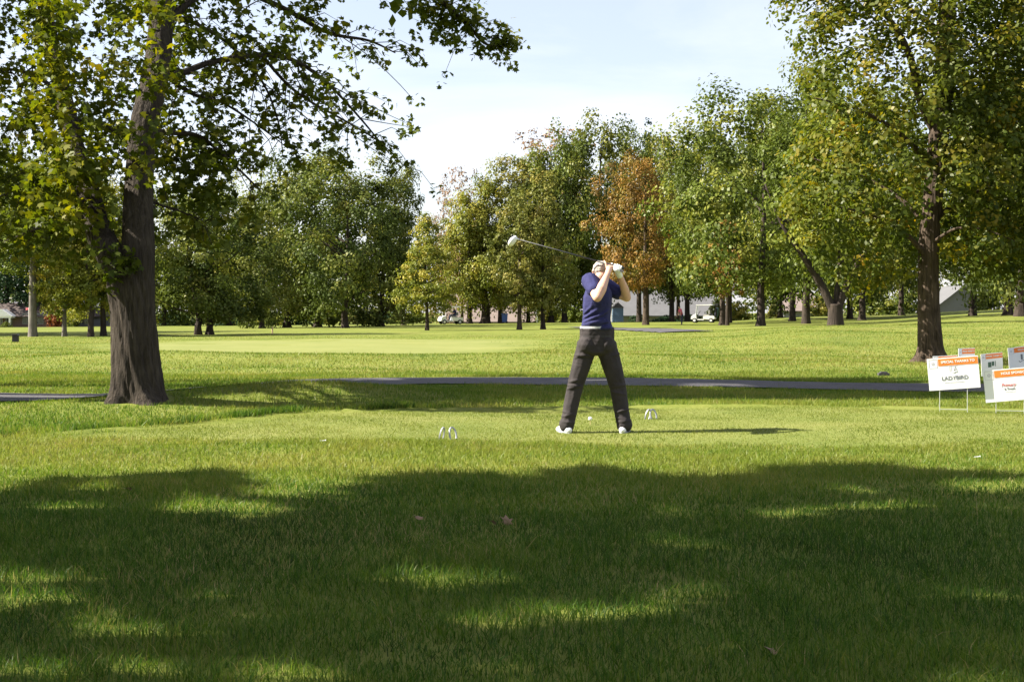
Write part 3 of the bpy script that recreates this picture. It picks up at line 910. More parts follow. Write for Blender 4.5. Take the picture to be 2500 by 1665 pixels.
CR = {
    'round1': (make_crown('round', 1, 4.5, 9.5, 120, 130, 0.21, 1.05), 4.5, 9.5),
    'round2': (make_crown('round', 2, 4.5, 9.5, 105, 140, 0.21, 1.1, ragged=0.4), 4.5, 9.5),
    'round3': (make_crown('round', 12, 4.5, 9.5, 150, 105, 0.20, 0.95, ragged=0.25), 4.5, 9.5),
    'dome1': (make_crown('dome', 3, 4.5, 10, 120, 130, 0.21, 1.05), 4.5, 10),
    'dome2': (make_crown('dome', 4, 4.5, 10, 140, 115, 0.20, 0.95, ragged=0.35), 4.5, 10),
    'column1': (make_crown('column', 5, 3.2, 11, 120, 115, 0.21, 0.85), 3.2, 11),
    'column2': (make_crown('column', 6, 3.2, 11, 105, 120, 0.21, 0.9, ragged=0.4), 3.2, 11),
    'small1': (make_crown('cone', 7, 2.0, 5.5, 190, 60, 0.135, 0.36, ragged=0.25), 2.0, 5.5),
    'small2': (make_crown('column', 8, 2.0, 5.5, 170, 60, 0.135, 0.40, ragged=0.35), 2.0, 5.5),
    'sparse1': (make_crown('column', 9, 2.6, 9, 130, 16, 0.17, 0.55, ragged=0.45), 2.6, 9),
    'sparse2': (make_crown('round', 10, 3.0, 8, 150, 20, 0.20, 0.6, ragged=0.45), 3.0, 8),
    'spruce': (make_crown('spruce', 11, 2.4, 11, 260, 34, 0.26, 0.42, ragged=0.2, upw=0.1), 2.4, 11),
    'bush': (make_crown('dome', 13, 1.6, 2.2, 90, 34, 0.19, 0.36, ragged=0.3), 1.6, 2.2),
}

def limbs_mesh(hb, ht, rt, dia, seed, fork=False, lean=0.0, nl=7, twigs=False):
    """trunk from the ground to inside the crown, with limbs; hb crown base, ht crown top, rt crown radius"""
    rng = np.random.default_rng(seed)
    mb = MB()
    r0 = dia / 2
    if fork:
        pts = [(Vector((0, 0, -0.35)), r0 * 1.15), (Vector((0, 0, 0.0)), r0 * 1.05), (Vector((0, 0, 0.55)), r0), (Vector((0, 0, 1.0)), r0 * 1.02)]
        p, r = spline(pts, 4); mb.add(*ring_tube(p, r, 16, 0.04, flare=(0, 0.12, 0.3), seed=seed))
        for sx, sy, f in ((-1.6, 0.1, 0.60), (1.25, -0.25, 0.55), (0.3, 0.6, 0.42)):
            pts = [(Vector((0.0, 0, 0.45)), r0 * f), (Vector((sx * 0.16, sy * 0.12, 1.05)), r0 * f), (Vector((sx * 0.42, sy * 0.3, 1.9)), r0 * f * 0.9), (Vector((sx * 0.8, sy * 0.6, 2.9)), r0 * f * 0.75),
                   (Vector((sx * 1.5, sy * 1.1, 4.6)), r0 * f * 0.45), (Vector((sx * 2.0, sy * 1.6, 6.5)), r0 * 0.1)]
            p, r = spline(pts, 4); mb.add(*ring_tube(p, r, 12, 0.05, seed=seed + 1))
    else:
        top = hb + (ht - hb) * 0.9
        wob = rt * 0.05
        pts = [(Vector((0, 0, -0.35)), r0 * 1.2), (Vector((0, 0, 0.05)), r0 * 1.08), (Vector((lean * hb * 0.5, 0, hb * 0.5)), r0 * 0.95), (Vector((lean * hb, wob * rng.normal(), hb)), r0 * 0.85),
               (Vector((lean * hb + wob * rng.normal(), wob * rng.normal(), (hb + top) / 2)), r0 * 0.5), (Vector((lean * hb, 0, top)), r0 * 0.08)]
        p, r = spline(pts, 4); mb.add(*ring_tube(p, r, 12, 0.05, flare=(0, 0.35, 0.25), seed=seed))
    for i in range(nl):
        t = rng.uniform(0.02, 0.7)
        z = hb + (ht - hb) * t * 0.75
        a = rng.uniform(0, 6.28) if i else 0.4
        L = rt * rng.uniform(0.55, 0.9) * (1 - 0.35 * t)
        d = Vector((math.cos(a), math.sin(a), rng.uniform(0.3, 0.9)))
        q0 = Vector((lean * hb, 0, z - 0.1)); q2 = q0 + d * L; q1 = q0 + d * L * 0.5 + Vector((0, 0, -0.06 * L))
        mb.tube([q0, q1, q2], [r0 * 0.34, r0 * 0.22, r0 * 0.05], 6, cap=False)
        if twigs:
            for _ in range(5):
                b = q1.lerp(q2, rng.uniform(0, 1)); e = b + Vector(rng.normal(0, 1, 3)).normalized() * L * 0.35 + Vector((0, 0, L * 0.12))
                mb.tube([b, e], [r0 * 0.08, r0 * 0.02], 4, cap=False)
    return mb.mesh('trunk')

TREE_N = [0]
def tree(px, Y, top, bot, hw, var, lm, dia, label, name='tree', bark=None, fork=False, lean=0.0, cdx=0.0, twigs=False, group=None, depth=None, base=None, nl=7):
    """a tree from its place in the photograph: px of the trunk, distance, crown top and bottom rows, crown half width (photo px)"""
    TREE_N[0] += 1
    sd = TREE_N[0]
    X = (px - 1250) / F * Y
    z = hz(X, Y)
    root = empty(name, (X, Y, z), 0)
    tag(root, label, 'tree', group)
    zt = CH - (top - 12 - HZ) / F * Y - z
    zb = CH - (bot + 8 - HZ) / F * Y - z
    rw = 1.2 * hw * Y / F
    link('trunk', limbs_mesh(zb, zt, rw, dia, sd, fork, lean, nl=nl, twigs=twigs), bark or B_FAR, root, smooth=True)
    me, r, h = CR[var]
    c = bpy.data.objects.new('crown', me)
    COL.objects.link(c)
    c.parent = root
    if not me.materials: me.materials.append(None)
    c.material_slots[0].link = 'OBJECT'
    c.material_slots[0].material = lm
    ph = (sd * 2.399) % 6.283
    k = (zt - zb) / h / 0.98
    c.location = (cdx * Y / F + lean * zb, 0, zb)
    c.rotation_euler = (0, 0, ph)
    sr = rw / r / 0.98
    c.scale = (sr, sr, k)
    return root

T = tree
# left background, behind the big maple
T(80, 72, 400, 650, 120, 'round2', L_MID, 0.40, 'grey-barked tree with pale trunk at far left, by the white porch', bark=B_PALE)
T(157, 73, 540, 750, 62, 'small1', L_YG, 0.24, 'slim yellow-green tree with pale stem right of the grey-barked tree', bark=B_PALE)
T(222, 71, 520, 735, 74, 'small2', L_YG, 0.28, 'yellow-green tree close left of the big maple trunk')
T(252, 74, 470, 730, 80, 'small1', L_MID, 0.30, 'green tree half hidden by the left edge of the big maple trunk')
T(-110, 85, 380, 680, 130, 'round1', L_DARK, 0.5, 'dark tree cut off by the left edge of the picture')
T(-200, 91, 150, 680, 170, 'round2', L_DARK, 0.6, 'tall tree outside the left edge behind the others')
T(-230, 77, 330, 690, 170, 'round3', L_DARK, 0.6, 'tree beyond the left edge shading the far lawn')
T(-430, 80, 250, 690, 170, 'round1', L_DARK, 0.6, 'tree further beyond the left edge shading the far lawn')
T(20, 172, 420, 735, 140, 'round3', L_SPRUCE, 0.6, 'dark tree rising behind the white porch at far left')
T(150, 174, 440, 740, 125, 'round1', L_SPRUCE, 0.6, 'dark tree behind the slim yellow-green tree at far left')
T(275, 150, 470, 770, 110, 'dome2', L_YG, 0.5, 'bright yellow-green tree seen through the fork of the big maple')
T(400, 152, 470, 780, 100, 'round1', L_MID, 0.5, 'green tree just right of the big maple trunk in the back row')
T(483, 77, 480, 765, 105, 'round2', L_MID, 0.36, 'left one of the twin-trunked green trees on the fairway', bark=B_FAR)
T(512, 77.6, 490, 770, 125, 'round3', L_DARK, 0.36, 'right one of the twin-trunked green trees on the fairway', bark=B_FAR, cdx=40)
T(560, 150, 455, 775, 90, 'dome1', L_YG, 0.5, 'yellow-topped tree behind the twin-trunked green trees')
T(640, 118, 520, 785, 80, 'round1', L_DARK, 0.5, 'low dark tree between the twin-trunked pair and the tall green group')
T(700, 124, 405, 770, 100, 'round3', L_MID, 0.65, 'leftmost tall tree of the big green group left of centre', nl=9)
T(775, 128, 388, 765, 115, 'round2', L_MID, 0.7, 'tallest mid-green tree of the big green group left of centre', nl=9)
T(842, 112, 428, 745, 120, 'round1', L_DARK, 0.55, 'broad dark green tree at the front of the green group', nl=9)
T(930, 128, 415, 775, 85, 'column1', L_DARK, 0.6, 'dark green tree at the right side of the green group')
T(985, 136, 420, 765, 50, 'column2', L_DARK, 0.45, 'narrow dark tree ending the green group on the right')
T(1043, 92, 545, 752, 62, 'small1', L_YG, 0.24, 'small yellow-green tree standing left of the parked golf cart')
T(1083, 168, 470, 780, 38, 'sparse1', L_RUSSET, 0.4, 'almost bare pale tree behind the small yellow-green tree', twigs=True, nl=12, bark=B_PALE)
T(1128, 172, 435, 730, 55, 'sparse2', L_RUSSET, 0.4, 'thin russet tree left of the olive trees at centre', twigs=True, nl=12)
T(1146, 148, 490, 745, 62, 'column2', L_YG, 0.55, 'yellow-green tree behind the parked golf cart')
T(1186, 148, 435, 735, 80, 'dome1', L_YG, 0.95, 'thick-trunked yellow-green tree right of the parked golf cart')
T(1222, 149, 415, 735, 70, 'column1', L_OLIVE, 0.55, 'brown-trunked olive tree beside the blue box', bark=B_MID)
T(1268, 92, 485, 738, 60, 'small2', L_OLIVE, 0.30, 'slender olive tree in front of the row, under the club head', bark=B_MID, nl=9)
T(1325, 93, 440, 742, 66, 'small1', L_OLIVE, 0.30, 'slender olive tree just left of the golfer', nl=9)
T(1290, 152, 400, 745, 75, 'column2', L_OLIVE, 0.45, 'tall olive tree behind the two slender trees')
T(1345, 150, 375, 730, 85, 'round3', L_MID, 0.6, 'tall green tree with dark trunk left of the golfer')
T(1378, 150, 345, 725, 85, 'dome1', L_MID, 0.6, 'tall green tree directly behind the golfer\'s back')
T(1345, 172, 328, 560, 90, 'sparse2', L_RUSSET, 0.5, 'russet crown showing above the green trees at centre', twigs=True, nl=12)
T(1470, 156, 308, 700, 110, 'round1', L_DARK, 0.7, 'tallest dark green tree behind the golfer\'s head', nl=9)
T(1560, 164, 335, 690, 85, 'round3', L_MID, 0.6, 'green tree between the tallest tree and the orange tree')
T(1581, 178, 352, 700, 40, 'spruce', L_SPRUCE, 0.4, 'pointed spruce tip above the orange tree', name='spruce_tree')
T(1577, 128, 400, 690, 80, 'round3', L_ORANGE, 0.55, 'orange autumn tree to the right of the golfer', bark=B_MID, cdx=-28, nl=9)
T(1640, 153, 345, 690, 62, 'column2', L_OLIVE, 0.55, 'olive-brown tree right of the orange tree')
T(1678, 153, 470, 690, 70, 'round2', L_DARK, 0.55, 'dark tree above the person in pink')
T(1655, 176, 420, 720, 80, 'round3', L_DARK, 0.5, 'dark tree in the back row between the orange tree and the big green tree')
T(1780, 136, 380, 700, 105, 'round2', L_DARK, 0.55, 'dark tree behind the parked cart with the bags')
T(1776, 112, 560, 705, 62, 'small2', L_ORANGE, 0.30, 'small orange-leaved tree above the cart with the bags')
T(1858, 96, 245, 690, 165, 'round3', L_MID, 0.55, 'big mid-green tree right of the orange tree', nl=10, cdx=-55)
T(1764, 120, 330, 690, 80, 'round1', L_MID, 0.5, 'round green tree just right of the orange tree', cdx=-50)
T(1935, 130, 260, 700, 120, 'round2', L_DARK, 0.55, 'dark round tree between the big green tree and the fork-trunked tree')
T(2075, 134, 260, 700, 120, 'round1', L_DARK, 0.55, 'dark round tree filling the gap behind the fork-trunked tree')
T(1968, 106, 190, 700, 120, 'dome2', L_MID, 0.6, 'tall green tree rising behind the fork-trunked tree')
T(1905, 150, 300, 720, 90, 'column2', L_DARK, 0.5, 'dark tree in the back row near the tan roof')
T(2040, 65, 210, 650, 165, 'round1', L_MID, 0.66, 'dark fork-trunked tree on the crest right of centre', fork=True, nl=6)
T(2105, 125, 330, 700, 110, 'round3', L_DARK, 0.6, 'dark-trunked tree just right of the fork-trunked tree')
T(2200, 140, 300, 715, 110, 'dome1', L_DARK, 0.6, 'dark tree behind the left side of the big oak')
T(2375, 108, 330, 690, 130, 'round2', L_DARK, 0.55, 'dark green tree behind the right side of the oak')
T(2462, 96, 200, 700, 120, 'round1', L_DARK, 0.6, 'left one of the two dark trunks at the right edge')
T(2492, 90, 120, 690, 140, 'dome2', L_DARK, 0.75, 'right one of the two dark trunks at the right edge')
T(2620, 100, 150, 700, 160, 'round3', L_DARK, 0.7, 'tree cut off by the right edge of the picture')

# ---- the oak on the right
def oak_right():
    rng = np.random.default_rng(33)
    Y0 = 31.7
    base = P3(2275, 888, Y0); base.z = hz(base.x, Y0)
    root = empty('oak_tree', base)
    tag(root, 'tall oak with rugged brown trunk and yellow-green leaves behind the signs', 'tree')
    W = lambda px, py, Y, dia: (P3(px, py, Y) - base, dia / 2 * Y / F)
    mb = MB()
    tr = [(Vector((0.02, 0, -0.3)), 0.34), (Vector((0.0, 0, 0.0)), 0.30), W(2273, 850, Y0, 58), W(2270, 800, Y0, 54), W(2267, 700, Y0, 49), W(2268, 600, Y0, 47), W(2278, 480, Y0, 46), W(2290, 360, Y0, 46), W(2300, 250, 31.8, 48), W(2308, 120, 31.9, 42), W(2313, 0, 32, 38), W(2320, -250, 32.2, 28), W(2315, -500, 32.4, 14), W(2310, -650, 32.4, 4)]
    p, r = spline(tr, 12); mb.add(*ring_tube(p, r, 64, 0.06, flare=(0.0, 0.62, 0.14), seed=9))
    for pts, d0, d1 in [([(2288, 330, 31.8), (2250, 250, 31.5), (2222, 140, 31.2), (2180, 60, 31), (2120, 0, 30.8), (2050, -60, 30.6)], 26, 6),
                        ([(2304, 190, 31.8), (2350, 160, 31.6), (2420, 140, 31.4), (2520, 110, 31)], 18, 5),
                        ([(2270, 640, Y0), (2200, 560, 31.2), (2110, 520, 30.8), (2010, 500, 30.5)], 14, 3),
                        ([(2275, 560, Y0), (2190, 480, 32.2), (2080, 420, 32.6), (1960, 380, 33)], 14, 3),
                        ([(2276, 540, Y0), (2360, 480, 32), (2450, 450, 32.3), (2540, 430, 32.6)], 14, 3),
                        ([(2286, 420, Y0), (2200, 330, 31), (2100, 270, 30.4), (1990, 240, 30)], 16, 3),
                        ([(2310, 90, 31.9), (2230, 30, 32.4), (2120, -40, 33), (1990, -60, 33.4)], 16, 3),
                        ([(2268, 600, Y0), (2330, 560, 31), (2400, 560, 30.4), (2480, 590, 30)], 10, 2)]:
        n = len(pts)
        L = [(P3(*q) - base, (d0 + (d1 - d0) * i / (n - 1)) / 2 * q[2] / F) for i, q in enumerate(pts)]
        p, r = spline(L, 5); mb.add(*ring_tube(p, r, 9, 0.06, seed=n))
    link('trunk', mb.mesh('trunk'), B_MID, root, smooth=True)
    C = []; T_ = []
    while len(C) < 1150:
        px = rng.uniform(1870, 2720); py = rng.uniform(-480, 730)
        dx = (px - 2300) / 430; dy = (py - 200) / 560
        Ymid = 31.9
        if dx * dx + dy * dy > 1.05: continue
        lo = np.interp(px, [1870, 1960, 2060, 2150, 2240, 2300, 2400, 2720], [560, 620, 690, 715, 640, 620, 690, 690])
        left = np.interp(py, [-480, 0, 120, 300, 480, 620, 730], [1900, 1870, 1960, 1975, 1900, 1920, 2000])
        if py > lo or px < left: continue
        rad = math.sqrt(max(0.05, 1.05 - dx * dx - dy * dy))
        # keep the bare lower trunk in view
        yy = Ymid + rng.uniform(-1, 1) * 3.6 * rad
        if 2235 < px < 2305 and py > 480 and yy < 32.1: continue
        C.append(tuple(P3(px, py, yy) - base))
        T_.append(np.clip(rng.normal(0.45, 0.22), 0, 1))
    for _ in range(260):
        C.append(tuple(P3(rng.uniform(2310, 2600), rng.uniform(-60, 620), rng.uniform(29.5, 34.5)) - base)); T_.append(rng.uniform(0.0, 0.4))  # darker tint on the right half: shade painted into the leaves
    C = np.array(C); T_ = np.array(T_)
    R = rng.uniform(0.28, 0.62, len(C))
    pos, nr, tint = clumps_to_leaves(C, R, 44, np.array([0.3, 0, 5.0]), rng, cl_t=T_, up=0.5)
    me = leaves_mesh('crown', pos, nr, rng.uniform(0.085, 0.145, len(pos)), tint, OAK, cup=0.2, rng=rng)
    link('crown', me, L_OAK, root)
oak_right()

# ---- trees standing left of the view whose crowns shade the foreground
# openings in these crowns (where the photograph shows sun flecks on the grass) and the outline of their shade, in photo pixels
FLECKS = [(1150, 1415, .34, .5), (1640, 1425, .40, .5), (1480, 1515, .55, .35), (1380, 1565, .5, .3), (720, 1190, .45, .55), (640, 1245, .3, .35), (2440, 1565, .35, .3), (90, 1640, .5, .3), (470, 1645, .5, .25),
          (900, 1640, .45, .22), (1290, 1645, .4, .2), (2490, 1195, .45, .5), (60, 1470, .35, .3), (1010, 1350, .2, .3), (2050, 1385, .22, .3), (1180, 1500, .3, .2), (2250, 1480, .25, .2), (300, 1330, .22, .3),
          (1720, 1590, .3, .2), (2330, 1650, .3, .2), (640, 1500, .2, .2), (1900, 1250, .2, .35), (440, 1235, .2, .35), (1650, 1330, .15, .3)]
SHADE_PX = [-900, 0, 150, 400, 560, 620, 690, 760, 880, 1060, 1200, 1300, 1370, 1480, 1600, 1800, 1950, 2150, 2300, 2500, 4000]
SHADE_PY = [1230, 1212, 1165, 1148, 1148, 1178, 1232, 1205, 1165, 1160, 1158, 1172, 1148, 1135, 1162, 1158, 1138, 1132, 1146, 1165, 1170]
def open_crown(root_loc, rng):
    def keep(pos):
        p = pos + np.array(root_loc)
        g = p[:, :2] - np.array([to_sun.x, to_sun.y]) / to_sun.z * p[:, 2:3]
        k = np.ones(len(p), bool)
        for px, py, rx, ry in FLECKS:
            Y = F * CH / (py - HZ); X = (px - 1250) / F * Y
            d = np.hypot((g[:, 0] - X) / rx, (g[:, 1] - Y) / ry) * 1.25 + 1.5 * (vnoise(g[:, 0], g[:, 1], 4.5, 51) - 0.5)
            k &= ~((d < 1.0) & (rng.uniform(0, 1, len(p)) < 0.97))
        px = 1250 + F * g[:, 0] / np.maximum(g[:, 1], 2)
        Ye = F * CH / (np.interp(px, SHADE_PX, SHADE_PY) - HZ) + 0.35 * (vnoise(g[:, 0], g[:, 1], 2.2, 52) - 0.5)
        k &= g[:, 1] < Ye
        k &= (vnoise(g[:, 0], g[:, 1], 2.6, 53) < 0.80) | (g[:, 1] > 10.0)
        return k
    return keep
def far_edge(root_loc):
    """the crowns by the path stop short of the tee"""
    def keep(pos):
        p = pos + np.array(root_loc)
        g = p[:, :2] - np.array([to_sun.x, to_sun.y]) / to_sun.z * p[:, 2:3]
        return path_shade(g)
    return keep
def shade_tree(X, Y, r, zb, zt, label, seed, nc, dia=0.55):
    rng = np.random.default_rng(seed)
    root = empty('maple_tree', (X, Y, hz(X, Y)))
    tag(root, label, 'tree', 'trees outside the left edge that shade the foreground')
    link('trunk', limbs_mesh(zb, zt, r, dia, seed, nl=9), B_BIG, root, smooth=True)
    me = make_crown('round', seed, r, zt - zb, nc, 90, 0.27, 0.92, ragged=0.16, norm=False, opening=open_crown((X, Y, zb), rng) if Y < 12 else far_edge((X, Y, zb)))
    link('crown', me, L_MAPLE, root, loc=(0, 0, zb))
shade_tree(-10.0, 4.9, 6.2, 3.4, 14.5, 'near maple left of the camera shading the foreground', 41, 420)
shade_tree(-15.5, 6.0, 6.0, 5.0, 19.0, 'farther maple to the left shading the foreground', 42, 360)
shade_tree(-12.0, -4.0, 5.0, 4.0, 12.0, 'maple behind the camera to the left', 43, 420)
shade_tree(-15.5, 21.8, 3.9, 3.0, 22.0, 'maple beyond the left edge shading the cart path', 44, 420)
shade_tree(-11.5, 20.0, 3.9, 4.2, 16.5, 'second maple beyond the left edge beside the cart path', 45, 320)

# ---- shrubs and far wood
def bush(px, Y, top, hw, lm, label, bury=0.1):
    TREE_N[0] += 1
    X = (px - 1250) / F * Y; z = hz(X, Y)
    me, r, h = CR['bush']
    c = bpy.data.objects.new('shrub', me); COL.objects.link(c)
    if not me.materials: me.materials.append(None)
    c.material_slots[0].link = 'OBJECT'; c.material_slots[0].material = lm
    c.location = (X, Y, z - bury)
    zt = max(0.8, CH - (top - HZ) / F * Y - z)
    c.scale = (hw * Y / F / r, hw * Y / F / r * 0.8, zt / h)
    c.rotation_euler = (0, 0, TREE_N[0] * 1.7)
    tag(c, label, 'shrub')
bush(140, 163, 742, 26, L_REDBUSH, 'reddish shrub by the house at far left')
bush(175, 162, 755, 22, L_MID, 'green shrub right of the reddish shrub')
bush(15, 161, 790, 14, L_MID, 'low green shrub in front of the white porch')
bush(660, 165, 760, 34, L_YG, 'pale shrub behind the trunks of the green group')
bush(880, 150, 755, 40, L_OLIVE, 'olive shrub between the trunks of the green group')
bush(800, 170, 735, 30, L_YG, 'yellow-green shrub among the trunks left of centre')
bush(1400, 168, 728, 50, L_MID, 'green shrub behind the golfer\'s back')
bush(1345, 172, 735, 30, L_YG, 'bright shrub between the dark trunks left of the golfer')
bush(1800, 165, 735, 40, L_YG, 'yellow-green shrub right of the cart with the bags')
bush(1750, 168, 728, 24, L_MID, 'green shrub directly behind the cart with the bags')
bush(1895, 168, 735, 26, L_OLIVE, 'olive shrub left of the tan roof')
bush(2010, 160, 720, 40, L_YG, 'yellowish shrub behind the fork-trunked tree')
bush(2130, 168, 705, 60, L_MID, 'broad green shrub right of the fork-trunked tree')
bush(2210, 170, 712, 45, L_MID, 'green shrub left of the oak trunk')
bush(2420, 150, 700, 50, L_MID, 'broad green shrub right of the grey gable')
bush(1560, 172, 766, 36, L_SPRUCE, 'low dark shrub standing in for shade at the left foot of the grey-roofed house')  # three dark shrubs added in place of the shade along the house foot
bush(1625, 172, 768, 36, L_SPRUCE, 'low dark shrub standing in for shade behind the person in pink')
bush(1690, 172, 767, 36, L_SPRUCE, 'low dark shrub standing in for shade left of the cart with the bags')
bush(720, 168, 760, 60, L_SPRUCE, 'dark shrub standing in for shade behind the trunks of the leftmost tall tree')  # four wide dark shrubs added in place of the shade under the crowns
bush(930, 160, 758, 60, L_SPRUCE, 'dark shrub standing in for shade at the right of the green group')
bush(420, 168, 765, 70, L_SPRUCE, 'dark shrub standing in for shade right of the big maple trunk')
bush(560, 170, 765, 70, L_SPRUCE, 'dark shrub standing in for shade behind the twin-trunked pair')
bush(1000, 150, 765, 60, L_DARK, 'dark shrub behind the small yellow-green tree')

def far_wood():
    rng = np.random.default_rng(77)
    n = 2300
    X = rng.uniform(-125, 130, n); Y = rng.uniform(206, 255, n)
    ht = 9 + 5 * vnoise(X, Y * 0.2, 0.06, 31) + 4 * vnoise(X, Y * 0.2, 0.2, 32)
    gap = (vnoise(X, Y * 0.1, 0.035, 33) > 0.18)
    Z = -1.5 + rng.uniform(0.02, 1, n) ** 0.8 * ht
    C = np.stack([X, Y, Z], 1)[gap]
    pos, nr, tint = clumps_to_leaves(C, rng.uniform(1.2, 2.6, len(C)), 30, np.array([0, 400, 0]), rng)
    me = leaves_mesh('far_woodland', pos, nr, rng.uniform(0.4, 0.75, len(pos)), tint, KITE, rng=rng)
    tag(link('far_woodland', me, L_DARK), 'distant belt of trees closing the view behind the houses', 'woodland', kind='stuff')
far_wood()

# ------------------------------------------------------------------ small-object materials
M_SKIN = plain('skin', (0.56, 0.33, 0.24), 0.55, var=0.10, scale=14, bump=0.05, bscale=90)
M_HAIR = plain('grey_hair', (0.36, 0.31, 0.27), 0.8, var=0.2, scale=60, bump=0.4, bscale=220)
M_SHIRT = plain('navy_knit', (0.025, 0.026, 0.088), 0.85, var=0.15, scale=12, bump=0.25, bscale=30, spec=0.2)
M_PANTS = plain('charcoal_cloth', (0.034, 0.029, 0.030), 0.85, var=0.18, scale=10, bump=0.25, bscale=26, spec=0.2)
M_BELT = plain('white_leather', (0.48, 0.48, 0.50), 0.45, var=0.05)
M_SHOE = plain('white_shoe', (0.78, 0.78, 0.80), 0.45, var=0.05)
M_SOLE = plain('shoe_sole', (0.30, 0.31, 0.36), 0.7)
M_GLOVE = plain('white_glove', (0.78, 0.78, 0.74), 0.6, var=0.06, bump=0.1, bscale=80)
M_BLACK = plain('black_plastic', (0.02, 0.02, 0.022), 0.45)
M_STEEL = plain('steel', (0.55, 0.56, 0.58), 0.28, metal=1.0, var=0.06)
M_GRAPH = plain('graphite', (0.05, 0.05, 0.055), 0.6, metal=0.0)
M_IRON = plain('galvanised_iron', (0.30, 0.31, 0.34), 0.5, metal=0.5, var=0.12, scale=30)
M_WHITE = plain('white_paint', (0.80, 0.80, 0.80), 0.4, var=0.03)
M_BALL = plain('ball_white', (0.82, 0.82, 0.80), 0.35, var=0.02, bump=0.2, bscale=300)
M_WOODTEE = plain('tee_wood', (0.60, 0.45, 0.25), 0.6)
M_CORO = plain('sign_white', (0.80, 0.80, 0.82), 0.5, var=0.015)
M_ORANGE = plain('sign_orange', (0.85, 0.21, 0.03), 0.5, var=0.03)
M_INK = plain('sign_ink', (0.16, 0.17, 0.20), 0.6, var=0.02)
M_INKR = plain('sign_ink_red', (0.62, 0.10, 0.12), 0.6, var=0.02)
M_INKG = plain('sign_ink_green', (0.06, 0.12, 0.09), 0.6, var=0.3, scale=30)
M_INKL = plain('sign_ink_pale', (0.52, 0.50, 0.56), 0.6, var=0.05)
M_WIRE = plain('stake_wire', (0.62, 0.63, 0.62), 0.4, metal=0.7)
M_TYRE = plain('tyre_rubber', (0.018, 0.018, 0.018), 0.8)
M_CARTW = plain('cart_white', (0.70, 0.70, 0.69), 0.35, var=0.04, coat=0.3)
M_SEAT = plain('cart_seat', (0.30, 0.29, 0.27), 0.6)
M_PINK = plain('pink_shirt', (0.62, 0.12, 0.20), 0.8)
M_NAVY = plain('navy_trousers', (0.03, 0.035, 0.07), 0.8)
M_BAGB = plain('teal_bag', (0.09, 0.22, 0.32), 0.6, var=0.2)
M_BAGD = plain('dark_bag', (0.03, 0.03, 0.05), 0.6, var=0.2)
M_LEAFB = plain('dry_leaf', (0.17, 0.11, 0.06), 0.8, var=0.3, scale=40)

m, nt, out = new_mat('clear_screen')
g_ = nt.nodes.new('ShaderNodeBsdfGlossy'); g_.inputs['Roughness'].default_value = 0.05
t_ = nt.nodes.new('ShaderNodeBsdfTransparent'); t_.inputs['Color'].default_value = (0.85, 0.88, 0.88, 1)
x_ = nt.nodes.new('ShaderNodeMixShader'); x_.inputs[0].default_value = 0.15
nt.links.new(t_.outputs[0], x_.inputs[1]); nt.links.new(g_.outputs[0], x_.inputs[2]); nt.links.new(x_.outputs[0], out.inputs['Surface'])
M_CLEAR = m
M_PANE = plain('window_pane', (0.03, 0.035, 0.045), 0.08, var=0.2, scale=2, spec=0.8)

# ------------------------------------------------------------------ soft bodies: balls fused into one skin
_ico = None
def ico_sphere():
    global _ico
    if _ico is None:
        bm = bmesh.new(); bmesh.ops.create_icosphere(bm, subdivisions=2, radius=1.0)
        bm.verts.ensure_lookup_table()
        _ico = (np.array([v.co[:] for v in bm.verts]), np.array([[v.index for v in f.verts] for f in bm.faces]))
        bm.free()
    return _ico

class Blob:
    def __init__(s): s.V = []; s.F = []; s.n = 0
    def ball(s, c, r, rot=None):
        v, f = ico_sphere()
        r = np.array(r if isinstance(r, (tuple, list)) else (r, r, r), float)
        p = v * r
        if rot is not None: p = p @ np.array(rot.to_3x3() if hasattr(rot, 'to_3x3') else rot).T
        s.V.append(p + np.array(c, float)); s.F.append(f + s.n); s.n += len(v)
        return s
    def limb(s, pts):
        """pts: list of (x,y,z,r)"""
        for a, b in zip(pts[:-1], pts[1:]):
            a = np.array(a, float); b = np.array(b, float)
            L = np.linalg.norm(b[:3] - a[:3]); n = max(2, int(L / (min(a[3], b[3]) * 0.35)) + 1)
            for k in range(n + 1):
                q = a + (b - a) * k / n
                s.ball(q[:3], q[3])
        return s
    def build(s, name, mat, parent, voxel=0.008, smooth=6, disp=None, cut=None):
        me = bpy.data.meshes.new('tmp')
        me.from_pydata([tuple(v) for v in np.vstack(s.V)], [], [tuple(f) for f in np.vstack(s.F)])
        o = bpy.data.objects.new('tmp', me); COL.objects.link(o)
        md = o.modifiers.new('r', 'REMESH'); md.mode = 'VOXEL'; md.voxel_size = voxel
        sm = o.modifiers.new('s', 'SMOOTH'); sm.iterations = smooth; sm.factor = 0.5
        dg = bpy.context.evaluated_depsgraph_get(); dg.update()
        out = bpy.data.meshes.new_from_object(o.evaluated_get(dg))
        bpy.data.objects.remove(o, do_unlink=True); bpy.data.meshes.remove(me)
        if disp:
            co = np.zeros(len(out.vertices) * 3); out.vertices.foreach_get('co', co); co = co.reshape(-1, 3)
            nn = np.array([v.normal[:] for v in out.vertices])
            d = np.array([disp(c) for c in co])
            out.vertices.foreach_set('co', (co + nn * d[:, None]).astype(np.float32).ravel()); out.update()
        if cut:
            bm = bmesh.new(); bm.from_mesh(out)
            bmesh.ops.bisect_plane(bm, geom=list(bm.verts) + list(bm.edges) + list(bm.faces), plane_co=cut[0], plane_no=cut[1], clear_outer=True)
            bm.to_mesh(out); bm.free()
        return link(name, out, mat, parent, smooth=True)

